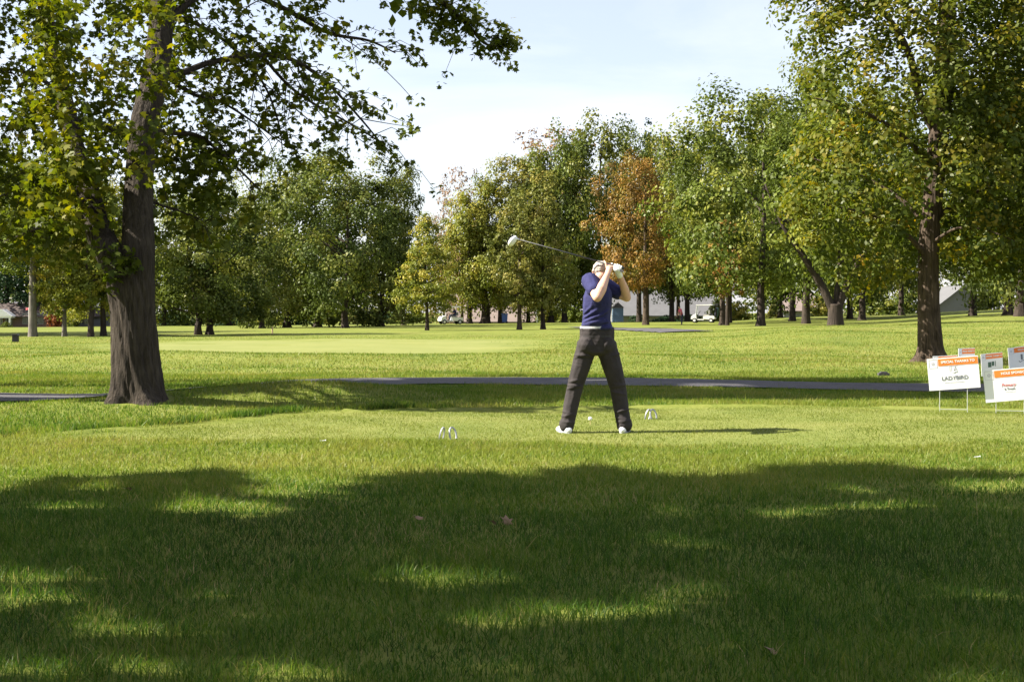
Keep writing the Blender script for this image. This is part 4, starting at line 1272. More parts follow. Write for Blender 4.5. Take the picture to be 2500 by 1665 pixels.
def folds(amp, fx, fz, tilt=0.0, seed=0.0, ridge=False):
    def f(c):
        if ridge:
            u = mnoise.noise(Vector((c[0] * fx + seed, c[1] * fx, (c[2] + tilt * c[0]) * fz)))
            v = mnoise.noise(Vector((c[0] * fx * 1.7 - seed, c[1] * fx * 1.7, (c[2] - 1.4 * tilt * c[0]) * fz * 1.9)))
            return amp * (0.55 - 2.2 * abs(u)) + amp * 0.5 * (0.5 - 2.0 * abs(v))
        return amp * (mnoise.noise(Vector((c[0] * fx + seed, c[1] * fx, (c[2] + tilt * c[0]) * fz))) + 0.6 * mnoise.noise(Vector((c[0] * fx * 2.1, c[1] * fx * 2.1 + seed, (c[2] - tilt * c[0]) * fz * 2.3))))
    return f

# ------------------------------------------------------------------ the golfer
GY = 13.96
GX = (1453 - 1250) / F * GY
def golfer():
    gz = hz(GX, GY)
    Rz = lambda a: Matrix.Rotation(a, 3, 'Z')
    SR = (-0.060, -0.15, 1.485); ER = (0.0, -0.36, 1.325); WR = (0.105, -0.205, 1.545)
    SL = (0.105, 0.15, 1.45); EL = (0.318, 0.10, 1.328); WL = (0.245, -0.06, 1.525)
    ax0 = Vector((0.262, -0.125, 1.612)); ax1 = Vector((-0.79, 0.13, 1.915))      # grip end, club head
    ax = (ax1 - ax0).normalized()
    down = (Vector((0, -0.25, -1)) - ax * Vector((0, -0.25, -1)).dot(ax)).normalized()
    fwd = ax.cross(down).normalized()
    def hand(b, s0, wrist, sgn):
        """palm below the grip, four fingers closed round it, thumb along it"""
        c = ax0 + ax * s0
        palm = c + down * 0.034
        b.ball(palm, (0.044, 0.026, 0.036), Matrix((ax, down, fwd)).transposed())
        b.limb([(*wrist, 0.030), (*(Vector(wrist).lerp(palm, 0.55)), 0.031), (*palm, 0.028)])
        for i in range(4):
            q = c + ax * (-0.033 + 0.0215 * i)
            ln = [2.9, 3.4, 3.5, 3.1][i]
            pts = []
            for k in range(9):
                a = -0.9 + ln * k / 8
                rr = 0.0225 + 0.003 * math.sin(k * 1.4)
                pts.append((*(q + (down * math.cos(a) + fwd * math.sin(a) * -sgn) * rr), 0.0098 - 0.0003 * k))
            b.limb(pts)
        th = [palm + ax * 0.028 + fwd * 0.020 * sgn, c + ax * 0.045 + fwd * 0.025 * sgn + down * 0.004, c + ax * 0.068 + fwd * 0.014 * sgn - down * 0.016]
        b.limb([(*th[0], 0.0135), (*th[1], 0.0115), (*th[2], 0.0098)])
    b = Blob()
    # head looking down at the ball, away from the camera
    hc = Vector((0.055, 0.035, 1.590))
    face = Vector((-0.12, 0.88, -0.46)).normalized()
    side = face.cross(Vector((0, 0, 1))).normalized(); upv = side.cross(face).normalized()
    RH = Matrix((side, face, upv)).transposed()
    b.ball(hc, (0.076, 0.096, 0.088), RH)
    b.ball(hc + face * 0.028 - upv * 0.055, (0.056, 0.062, 0.060), RH)
    b.ball(hc + face * 0.062 - upv * 0.092, (0.026, 0.024, 0.020), RH)          # chin
    b.ball(hc + face * 0.102 - upv * 0.030, (0.013, 0.019, 0.021), RH)          # nose
    b.ball(hc + face * 0.080 + upv * 0.012, (0.052, 0.017, 0.012), RH)          # brow
    b.ball(hc + face * 0.082 - upv * 0.066, (0.024, 0.012, 0.010), RH)          # mouth
    for sg in (-1, 1):
        b.ball(hc + side * 0.079 * sg - face * 0.008 - upv * 0.018, (0.010, 0.020, 0.031), RH)
        b.ball(hc + side * 0.036 * sg + face * 0.070 - upv * 0.040, (0.022, 0.020, 0.020), RH)
    b.limb([(*(hc - upv * 0.07 - face * 0.02), 0.060), (0.035, 0.0, 1.455, 0.062), (0.03, -0.01, 1.40, 0.075)])
    # torso core and legs inside the clothes
    b.ball((0.03, -0.01, 1.30), (0.105, 0.135, 0.13)); b.ball((0.02, 0, 1.12), (0.100, 0.100, 0.14)); b.ball((0.01, 0, 0.95), (0.125, 0.11, 0.12))
    b.limb([(0.03, -0.02, 1.40, 0.075), (*SR, 0.068), (SR[0] * 0.5 + ER[0] * 0.5, -0.255, 1.405, 0.056), (*ER, 0.046)])
    b.limb([(*ER, 0.046), (ER[0] * 0.62 + WR[0] * 0.38, -0.315, 1.405, 0.053), (*WR, 0.030)])
    b.limb([(0.04, 0.02, 1.40, 0.075), (*SL, 0.066), (0.215, 0.13, 1.385, 0.054), (*EL, 0.045)])
    b.limb([(*EL, 0.045), (0.295, 0.045, 1.40, 0.045), (*WL, 0.029)])
    hand(b, 0.125, WR, 1)
    # left hand under the glove
    b.ball(ax0 + ax * 0.048 + down * 0.034, (0.038, 0.020, 0.030), Matrix((ax, down, fwd)).transposed())
    b.limb([(*WL, 0.027), (*(ax0 + ax * 0.048 + down * 0.034), 0.022)])
    for sx, pts in ((0, [(-0.085, 0, 0.84, 0.085), (-0.193, 0.03, 0.474, 0.058), (-0.285, 0, 0.09, 0.042), (-0.30, 0.03, 0.05, 0.04)]), (1, [(0.11, 0, 0.84, 0.085), (0.229, 0.03, 0.434, 0.058), (0.28, 0, 0.09, 0.042), (0.29, 0.03, 0.05, 0.04)])):
        b.limb(pts)
    body = b.build('person', M_SKIN, None, voxel=0.0075, smooth=2)
    body.location = (GX, GY, gz)
    tag(body, 'golfer in navy shirt and dark trousers at the top of the backswing', 'person')
    # hair: short grey, leaving the face free
    hb = Blob()
    hb.ball(hc - face * 0.012 + upv * 0.008, (0.081, 0.098, 0.089), RH)
    hb.ball(hc - face * 0.030 - upv * 0.010, (0.074, 0.072, 0.060), RH)
    hb.build('hair', M_HAIR, body, voxel=0.006, smooth=2, disp=folds(0.004, 60, 60), cut=(hc + face * 0.045, (face + upv * -0.55).normalized()))
    # glove on the far hand
    gb = Blob(); hand(gb, 0.048, tuple(Vector(WL).lerp(ax0 + ax * 0.048 + down * 0.034, 0.25)), -1)
    gl = gb.build('glove', M_GLOVE, body, voxel=0.0055, smooth=2, disp=lambda c: 0.002)
    lg = MB(); q = ax0 + ax * 0.048 + down * 0.03 - fwd * 0.0
    lg.tube([Vector((0.248, -0.158, 1.585)), Vector((0.250, -0.152, 1.583))], [0.016, 0.016], 14)
    lg.build('badge', M_BLACK, gl)
    # shirt
    s = Blob()
    yaw = Rz(0.15)
    def loft(bl, sec, n):
        A = np.array(sec)
        for z in np.linspace(A[0, 2], A[-1, 2], n):
            q = [np.interp(z, A[:, 2], A[:, k]) for k in range(5)]
            bl.ball((q[0], q[1], z), (q[3], q[4], 0.035), yaw)
    # x, y, z, half depth, half width of the shirt from hem to collar
    loft(s, [(0.014, 0.0, 1.052, 0.156, 0.146), (0.012, 0.0, 1.09, 0.144, 0.138), (0.016, 0.0, 1.16, 0.138, 0.138), (0.020, -0.01, 1.25, 0.144, 0.160), (0.024, -0.012, 1.33, 0.143, 0.176), (0.03, -0.010, 1.39, 0.130, 0.165), (0.03, -0.008, 1.435, 0.100, 0.13)], 34)
    s.ball((0.060, -0.01, 1.030), (0.118, 0.146, 0.04), Rz(0.1))
    # folds pulled across the back by the turn of the shoulders
    def fold(bl, x0, z0, x1, z1, r, rx, ry, cx=0.02, bow=0.0):
        for t in np.linspace(0, 1, 26):
            x = x0 + (x1 - x0) * t; z = z0 + (z1 - z0) * t + bow * math.sin(math.pi * t)
            u = max(-0.99, min(0.99, (x - cx) / rx))
            y = -ry * math.sqrt(1 - u * u)
            bl.ball((x, y + r * 0.25, z), r * (0.55 + 0.45 * math.sin(math.pi * t)))
    for f in ((-0.120, 1.085, 0.060, 1.165, 0.016), (-0.125, 1.120, 0.040, 1.225, 0.014), (-0.10, 1.065, 0.085, 1.115, 0.015), (-0.115, 1.170, 0.010, 1.285, 0.013), (-0.02, 1.072, 0.130, 1.092, 0.014), (0.02, 1.130, 0.135, 1.215, 0.013), (-0.06, 1.32, 0.07, 1.255, 0.013), (-0.08, 1.37, 0.02, 1.30, 0.012)):
        fold(s, *f, 0.146, 0.150)
    s.limb([(0.01, -0.09, 1.41, 0.098), (*SR, 0.086), (-0.036, -0.235, 1.425, 0.076), (-0.026, -0.268, 1.400, 0.074)])
    s.limb([(0.05, 0.09, 1.41, 0.098), (*SL, 0.084), (0.20, 0.135, 1.395, 0.074), (0.232, 0.128, 1.378, 0.073)])
    s.limb([(0.03, 0, 1.43, 0.080), (0.042, 0.008, 1.485, 0.070)])
    s.build('shirt', M_SHIRT, body, voxel=0.008, smooth=2, disp=folds(0.0022, 6, 8, tilt=2.2, seed=3.0, ridge=True))
    # trousers
    t = Blob()
    loft(t, [(0.014, 0, 1.028, 0.153, 0.138), (0.012, -0.004, 0.98, 0.166, 0.148), (0.012, -0.012, 0.92, 0.182, 0.160), (0.016, -0.012, 0.85, 0.188, 0.158), (0.018, -0.005, 0.79, 0.176, 0.135)], 24)
    t.ball((-0.082, -0.050, 0.865), (0.092, 0.106, 0.105)); t.ball((0.10, -0.045, 0.865), (0.088, 0.100, 0.105))
    t.limb([(-0.085, 0, 0.84, 0.107), (-0.135, 0.005, 0.66, 0.097), (-0.188, 0.02, 0.49, 0.084), (-0.226, 0.012, 0.32, 0.080), (-0.270, -0.010, 0.10, 0.072), (-0.280, -0.015, 0.078, 0.076), (-0.284, 0.03, 0.085, 0.072)])
    t.limb([(0.112, 0, 0.84, 0.108), (0.172, 0.005, 0.64, 0.098), (0.224, 0.02, 0.45, 0.084), (0.250, 0.012, 0.28, 0.080), (0.280, -0.010, 0.10, 0.075), (0.286, -0.015, 0.080, 0.080), (0.290, 0.03, 0.085, 0.074)])
    # creases at the seat, the knees and over the shoes
    def crease(cx, cy, z, r, x0, x1, dz, w):
        for q in np.linspace(0, 1, 16):
            x = x0 + (x1 - x0) * q
            u = max(-0.98, min(0.98, (x - cx) / r))
            t.ball((x, cy - r * math.sqrt(1 - u * u) + w * 0.2, z + dz * q), w * (0.5 + 0.5 * math.sin(math.pi * q)))
    for c in ((-0.120, 0.005, 0.735, 0.098, -0.20, -0.05, 0.075, 0.013), (0.150, 0.005, 0.73, 0.098, 0.07, 0.24, 0.05, 0.012), (-0.110, 0.0, 0.765, 0.104, -0.21, -0.04, -0.01, 0.012),
              (-0.188, 0.02, 0.500, 0.084, -0.262, -0.12, 0.030, 0.014), (-0.196, 0.02, 0.468, 0.084, -0.272, -0.125, -0.012, 0.014), (-0.204, 0.018, 0.432, 0.083, -0.275, -0.14, 0.035, 0.012),
              (0.218, 0.02, 0.490, 0.084, 0.145, 0.29, -0.026, 0.014), (0.224, 0.02, 0.450, 0.084, 0.150, 0.30, 0.022, 0.013), (0.232, 0.018, 0.405, 0.083, 0.16, 0.30, -0.03, 0.012),
              (-0.250, 0.005, 0.215, 0.078, -0.32, -0.19, -0.040, 0.012), (-0.258, 0.0, 0.165, 0.076, -0.33, -0.19, 0.022, 0.013), (-0.268, -0.005, 0.115, 0.076, -0.34, -0.20, -0.014, 0.014),
              (0.262, 0.005, 0.205, 0.080, 0.19, 0.335, 0.030, 0.012), (0.270, 0.0, 0.155, 0.079, 0.20, 0.345, -0.026, 0.013), (0.278, -0.005, 0.112, 0.080, 0.205, 0.355, 0.012, 0.014)):
        crease(*c)
    t.build('trousers', M_PANTS, body, voxel=0.008, smooth=2, disp=folds(0.0030, 6, 9, tilt=-1.2, seed=9.0, ridge=True))
    # belt
    bl = MB(); n = 40
    for k in range(n):
        a0 = 2 * math.pi * k / n; a1 = 2 * math.pi * (k + 1) / n
        def pt(a, e, z): return (0.012 + (0.161 + e) * math.cos(a), 0.0 + (0.146 + e) * math.sin(a), z)
        bl.add([pt(a0, 0, 1.024), pt(a1, 0, 1.024), pt(a1, 0, 1.045), pt(a0, 0, 1.045)], [(0, 1, 2, 3)])
    bl.build('belt', M_BELT, body, smooth=True)
    tr_o = [c for c in body.children if c.name.startswith('trousers')][0]
    for cx in (-0.078, 0.098):
        pk = MB()
        for k in range(10):
            x0 = cx - 0.05 + 0.01 * k; x1 = x0 + 0.01
            def sy(x): u = max(-0.98, min(0.98, (x - 0.012) / 0.190)); return -0.012 - 0.178 * math.sqrt(1 - u * u) - 0.004
            pk.add([(x0, sy(x0), 0.945), (x1, sy(x1), 0.945), (x1, sy(x1), 0.953), (x0, sy(x0), 0.953)], [(0, 1, 2, 3)])
        pk.build('pocket', M_BLACK, tr_o)
    # shoes
    for hx, hy, tx, ty in ((-0.262, -0.07, -0.345, 0.16), (0.262, -0.075, 0.322, 0.155)):
        d = Vector((tx - hx, ty - hy, 0)); L = d.length; d.normalize()
        sb = Blob()
        prof_ = [(0.02, 0.036, 0.032), (0.10, 0.040, 0.038), (0.35, 0.042, 0.044), (0.6, 0.048, 0.038), (0.82, 0.050, 0.030), (0.97, 0.040, 0.024)]
        for f, wd, zz in prof_:
            c = Vector((hx, hy, 0)) + d * L * f
            sb.ball((c.x, c.y, zz), (wd, wd * 1.15, zz), Matrix.Rotation(math.atan2(d.y, d.x) - math.pi / 2, 3, 'Z'))
        sb.limb([(hx + d.x * 0.03, hy + d.y * 0.03, 0.05, 0.034), (hx + d.x * 0.07, hy + d.y * 0.07, 0.10, 0.036)])
        sh = sb.build('shoe', M_SHOE, body, voxel=0.006, smooth=3)
        so = MB(); nn = 20; vs = []
        for z in (0.001, 0.020):
            for k in range(nn):
                a = 2 * math.pi * k / nn
                c = Vector((hx, hy, z)) + d * (L * 0.5 + (L * 0.5 + 0.030) * math.cos(a)) + Vector((-d.y, d.x, 0)) * 0.052 * math.sin(a) * (1 + 0.08 * math.cos(a))
                vs.append(tuple(c))
        so.add(vs, [tuple(reversed(range(nn))), tuple(range(nn, 2 * nn))] + [(k, (k + 1) % nn, nn + (k + 1) % nn, nn + k) for k in range(nn)])
        so.build('sole', M_SOLE, sh)
    # the driver
    cl = empty('golf_club', (GX, GY, gz)); tag(cl, 'driver with pale head swung back over the golfer\'s head', 'golf club')
    gm = MB(); gm.tube([ax0 - ax * 0.012, ax0 + ax * 0.10, ax0 + ax * 0.26], [0.0145, 0.013, 0.010], 12); gm.build('grip', M_BLACK, cl, smooth=True)
    sm_ = MB(); sm_.tube([ax0 + ax * 0.26, ax0 + ax * 0.7, ax1], [0.0066, 0.0056, 0.0045], 10); sm_.build('shaft', M_GRAPH, cl, smooth=True)
    ch = Blob()
    e1 = Vector((-0.62, 0.1, -0.78)).normalized(); e1 = e1
    n1 = ax.cross(e1).normalized(); e2 = n1.cross(e1).normalized()
    RM = Matrix((e1, e2, n1)).transposed()
    cc = ax1 + e1 * 0.035 + e2 * 0.0
    ch.ball(cc, (0.064, 0.032, 0.056), RM); ch.ball(cc - e1 * 0.03, (0.034, 0.028, 0.045), RM)
    ch.limb([(*ax1, 0.009), (*(ax1 - ax * 0.05), 0.0075)])
    hd = ch.build('club_head', M_WHITE, cl, voxel=0.005, smooth=2)
    fm = MB(); c0 = cc - e2 * 0.030
    fm.add([c0 - e1 * 0.052 - n1 * 0.035, c0 + e1 * 0.055 - n1 * 0.030, c0 + e1 * 0.055 + n1 * 0.030, c0 - e1 * 0.052 + n1 * 0.035,
            c0 - e1 * 0.052 - n1 * 0.035 - e2 * 0.006, c0 + e1 * 0.055 - n1 * 0.030 - e2 * 0.006, c0 + e1 * 0.055 + n1 * 0.030 - e2 * 0.006, c0 - e1 * 0.052 + n1 * 0.035 - e2 * 0.006],
           [(0, 1, 2, 3), (7, 6, 5, 4), (0, 4, 5, 1), (1, 5, 6, 2), (2, 6, 7, 3), (3, 7, 4, 0)])
    fm.build('face_plate', M_BLACK, hd)
golfer()

# ------------------------------------------------------------------ ball, tee peg, markers
def sphere_mesh(name, r, sub=3):
    bm = bmesh.new(); bmesh.ops.create_icosphere(bm, subdivisions=sub, radius=r)
    me = bpy.data.meshes.new(name); bm.to_mesh(me); bm.free(); return me
bx, by = P3(1441, 1030, 14.75)[0:2]
bz = hz(bx, by)
peg = MB(); peg.tube([(0, 0, -0.02), (0, 0, 0.040), (0, 0, 0.046), (0, 0, 0.050)], [0.0026, 0.0026, 0.004, 0.0065], 10)
pg = peg.build('tee_peg', M_WOODTEE, None, loc=(bx, by, bz)); tag(pg, 'wooden tee peg holding up the ball on the tee', 'tee peg')
ball = link('golf_ball', sphere_mesh('golf_ball', 0.0214), M_BALL, None, (bx, by, bz + 0.069), True)
tag(ball, 'white golf ball teed up between the golfer\'s feet', 'golf ball')

def horseshoe():
    """an open iron arch, heels down"""
    mb = MB(); n = 18; W_ = 0.043; H_ = 0.074; t = 0.006; w = 0.008
    ring = []
    for k in range(n + 1):
        a = math.pi * (-0.22 + 1.44 * k / n)
        cx, cz = W_ * math.cos(a), H_ * math.sin(a)
        nx_, nz_ = math.cos(a), math.sin(a)
        ring.append([(cx - nx_ * w, -t, cz - nz_ * w), (cx + nx_ * w * 0.6, -t, cz + nz_ * w * 0.6), (cx + nx_ * w * 0.6, t, cz + nz_ * w * 0.6), (cx - nx_ * w, t, cz - nz_ * w)])
    vs = [p for r in ring for p in r]; fs = []
    for k in range(n):
        for j in range(4):
            fs.append((k * 4 + j, k * 4 + (j + 1) % 4, (k + 1) * 4 + (j + 1) % 4, (k + 1) * 4 + j))
    fs.append((3, 2, 1, 0)); fs.append(tuple(n * 4 + j for j in range(4)))
    mb.add(vs, fs)
    return mb.mesh('horseshoe')
HS = horseshoe()
def marker(px, py, items, label):
    Y = F * CH / (py - HZ); X = (px - 1250) / F * Y
    z = hz(X, Y)
    root = empty('tee_marker', (X, Y, z)); tag(root, label, 'tee marker', 'horseshoe tee markers')
    for dx, dy, rz, tx in items:
        o = link('horseshoe', HS, M_IRON, root)
        o.location = (dx, dy, 0.040); o.rotation_euler = (tx, 0, rz)
    return root
marker(1092, 1072, [(-0.050, 0.0, 1.15, 0.22), (0.052, 0.01, 0.80, -0.22)], 'grey horseshoe tee marker left of the golfer')
marker(1588, 1022, [(-0.030, 0.0, 0.85, 0.25), (0.035, 0.02, 0.6, -0.3)], 'grey horseshoe tee marker right of the golfer\'s feet')

# ------------------------------------------------------------------ signs
def text_mesh(body, size, extrude=0.0008, align='CENTER', bold=0.0, shear=0.0):
    cu = bpy.data.curves.new('txt', 'FONT'); cu.body = body; cu.size = size; cu.extrude = extrude
    cu.align_x = align; cu.align_y = 'CENTER'; cu.offset = bold; cu.shear = shear; cu.resolution_u = 3
    o = bpy.data.objects.new('txt', cu); COL.objects.link(o)
    dg = bpy.context.evaluated_depsgraph_get(); dg.update()
    me = bpy.data.meshes.new_from_object(o.evaluated_get(dg))
    bpy.data.objects.remove(o, do_unlink=True); bpy.data.curves.remove(cu)
    me.transform(Matrix.Rotation(math.radians(90), 4, 'X'))
    return me

def sign(X, Y, zc, yaw, roll, label, banner, body, w=0.57, h=0.37, stake=0.30):
    g = hz(X, Y)
    root = empty('yard_sign', (X, Y, g)); root.rotation_euler = (0, 0, yaw); tag(root, label, 'sign', 'sponsor signs by the tee')
    R = Matrix.Rotation(roll, 4, 'Y')
    def put(o, x, y, z):
        o.matrix_local = Matrix.Translation((0, 0, zc)) @ R @ Matrix.Translation((x, y, z)); return o
    pn = put(MB().box((-w/2, -0.002, -h/2), (w/2, 0.002, h/2)).build('panel', M_CORO, root), 0, 0, 0)
    # print on the face (towards -Y), each layer a little proud
    def pr(name, me_or_mb, mat, x, y, z):
        o = me_or_mb.build(name, mat, pn) if isinstance(me_or_mb, MB) else link(name, me_or_mb, mat, pn)
        o.location = (x, y, z); return o
    bh = h * 0.215
    pr('banner', MB().box((-w*0.285, -0.0006, -bh/2), (w*0.49, 0.0006, bh/2)), M_ORANGE, 0, -0.0040, h/2 - bh/2 - h*0.03)
    fr = MB(); e = 0.003; x0, x1, z0, z1 = -w*0.47, -w*0.305, h/2 - h*0.30, h/2 - h*0.03
    for lo, hi in (((x0, -.0006, z0), (x1, .0006, z0 + e)), ((x0, -.0006, z1 - e), (x1, .0006, z1)), ((x0, -.0006, z0 + e), (x0 + e, .0006, z1 - e)), ((x1 - e, -.0006, z0 + e), (x1, .0006, z1 - e))):
        fr.box(lo, hi)
    pr('logo_frame', fr, M_INKL, 0, -0.0036, 0)
    lg = MB()
    for k in range(10):
        a0, a1 = 2*math.pi*k/10, 2*math.pi*(k+1)/10
        lg.add([(0.013*math.cos(a0), 0, 0.013*math.sin(a0)), (0.013*math.cos(a1), 0, 0.013*math.sin(a1)), (0.020*math.cos(a1), 0, 0.020*math.sin(a1)), (0.020*math.cos(a0), 0, 0.020*math.sin(a0))], [(0, 1, 2, 3)])
    lg.box((-0.012, -0.0004, -0.004), (0.012, 0.0004, 0.004))
    pr('emblem', lg, M_INKL, (x0 + x1) / 2, -0.0038, (z0 + z1) / 2)
    pr('banner_text', text_mesh(banner, bh * 0.50, bold=0.0010), M_WHITE, w*0.10, -0.0062, h/2 - bh/2 - h*0.03)
    for nm, mm, mt, x, z in body:
        pr(nm, mm, mt, x, -0.0040, z)
    # wire stake
    st = MB(); wr = 0.0042
    sx = w * 0.27
    for q in (-sx, sx):
        st.tube([(q, 0.006, -0.05), (q, 0.006, zc + h * 0.3)], wr, 6)
    st.tube([(-sx, 0.006, 0.035), (sx, 0.006, 0.035)], wr, 6)
    st.build('wire_stake', M_WIRE, root)
    return root

def emblem_crest():
    mb = MB()
    for x0 in (-0.045, -0.028):
        mb.box((x0, -.0004, -0.03), (x0 + 0.004, .0004, 0.035))
    mb.box((-0.045, -.0004, 0.035), (0.045, .0004, 0.039))
    mb.tube([(0.0, 0, -0.02), (0.02, 0, 0.03), (0.04, 0, -0.02)], 0.0025, 5)
    mb.tube([(0.006, 0, -0.005), (0.034, 0, -0.008)], 0.0025, 5)
    mb.tube([(-0.02, 0, -0.035), (0.0, 0, -0.045), (0.02, 0, -0.035), (0.042, 0, -0.03)], 0.002, 5)
    return mb
def lines(ws, z0, dz, t=0.004):
    mb = MB()
    for i, w_ in enumerate(ws):
        k = -w_ / 2
        while k < w_ / 2:
            mb.box((k, -.0004, z0 - i * dz), (min(k + 0.012, w_/2), .0004, z0 - i * dz + t)); k += 0.017
    return mb
def at_sign(px, py, Y): p = P3(px, py, Y); return p.x, p.z
x, z = at_sign(2328, 911, 16.5)
sign(x, 16.5, z - hz(x, 16.5), -0.22, -0.085, 'white sign reading LADYBIRD with orange banner, leaning left in front of the oak', 'SPECIAL THANKS TO',
     [('crest', emblem_crest(), M_INKL, 0.0, 0.052), ('lettering', text_mesh('LADYBIRD', 0.064, bold=0.0006), M_INK, 0.01, -0.055), ('small_print', lines([0.22], -0.105, 0.01, 0.006), M_INKL, 0.0, 0)])
x, z = at_sign(2466, 939, 16.4)
sign(x, 16.4, z - hz(x, 16.4), -0.22, -0.10, 'nearest white sign with orange HOLE SPONSOR banner, cut by the right edge', 'HOLE SPONSOR',
     [('lettering', text_mesh('Primary', 0.050, shear=0.3), M_INKR, -0.02, 0.0), ('lettering', text_mesh('& Treats', 0.034, bold=0.0005), M_INK, -0.01, -0.045), ('small_print', lines([0.12], -0.080, 0.01, 0.005), M_INKL, 0.0, 0)])
YS = 24.9
x, z = at_sign(2360, 878, YS)
sign(x, YS, z - hz(x, YS), 0.75, 0.0, 'shaded sign with orange banner behind the LADYBIRD sign, turned to the right', 'SPECIAL THANKS TO',
     [('picture', MB().box((-0.12, -.0004, -0.05), (0.12, .0004, 0.03)), M_INKL, 0, 0)], w=0.56, h=0.40)
x, z = at_sign(2422, 889, YS - 0.3)
sign(x, YS - 0.3, z - hz(x, YS - 0.3), 0.50, -0.06, 'shaded sign with dark green logo behind the HOLE SPONSOR sign', 'SPECIAL THANKS TO',
     [('picture', MB().box((-0.10, -.0004, -0.05), (-0.02, .0004, 0.04)).box((-0.01, -.0004, -0.03), (0.05, .0004, 0.045)).box((0.07, -.0004, -0.04), (0.085, .0004, 0.05)), M_INKG, 0, 0)], w=0.52, h=0.38)
x, z = at_sign(2496, 873, YS - 0.6)
sign(x, YS - 0.6, z - hz(x, YS - 0.6), 0.35, -0.09, 'shaded sign with dark bell-shaped logo at the right edge', 'HOLE SPONSOR',
     [('picture', MB().tube([(-0.08, 0, -0.05), (-0.05, 0, -0.07), (0.0, 0, -0.045), (0.08, 0, -0.05)], 0.005, 6).box((-0.035, -.0004, -0.03), (0.005, .0004, 0.06)), M_INK, 0, 0)], w=0.58, h=0.38)
x, z = at_sign(2308, 893, YS + 0.4)
sign(x, YS + 0.4, z - hz(x, YS + 0.4), 0.3, -0.03, 'hidden sign whose top edge peeps over the LADYBIRD sign', 'HOLE SPONSOR', [], w=0.50, h=0.36)

# ------------------------------------------------------------------ litter on the grass
def fallen_leaf(px, py, s, rz, tilt, label, mat=M_LEAFB, dz=0.03):
    Y = F * CH / (py - HZ); X = (px - 1250) / F * Y
    V = [(p[0] * s, (p[1] - 0.4) * s, 0.35 * s * (p[0] ** 2) + 0.12 * s * math.sin(5 * p[1])) for p in MAPLE]
    me = bpy.data.meshes.new('fallen_leaf'); me.from_pydata(V + [(v[0], v[1], v[2] - 0.001) for v in V], [], [tuple(range(12)), tuple(reversed(range(12, 24)))]); me.update()
    o = link('fallen_leaf', me, mat, None, (X, Y, hz(X, Y) + dz)); o.rotation_euler = (tilt, 0.2, rz)
    tag(o, label, 'leaf', 'dry leaves fallen on the grass')
fallen_leaf(1236, 1285, 0.065, 0.4, 1.0, 'curled brown leaf standing in the shaded grass at centre')
fallen_leaf(1202, 1292, 0.05, 1.9, 0.7, 'pale leaf just left of the curled brown leaf', dz=0.035)
fallen_leaf(310, 1205, 0.06, 2.4, 0.3, 'brown leaf at the shade edge lower left')
fallen_leaf(1880, 1612, 0.045, 0.9, 0.6, 'small brown leaf near the bottom right', dz=0.035)
fallen_leaf(1022, 1283, 0.05, 0.2, 0.4, 'tiny pale leaf left of the centre leaves', dz=0.04)
def chip(px, py, label):
    Y = F * CH / (py - HZ); X = (px - 1250) / F * Y
    mb = MB(); mb.tube([(-0.025, 0, 0.018), (0.02, 0.004, 0.020), (0.028, 0.005, 0.021)], [0.003, 0.004, 0.008], 8)
    o = mb.build('broken_tee', M_WHITE, None, loc=(X, Y, hz(X, Y) + 0.008)); tag(o, label, 'tee peg', 'broken tees left on the grass')
chip(788, 1091, 'broken white tee lying left of the left tee marker')
chip(2385, 1120, 'broken white tee lying at the right of the tee box')

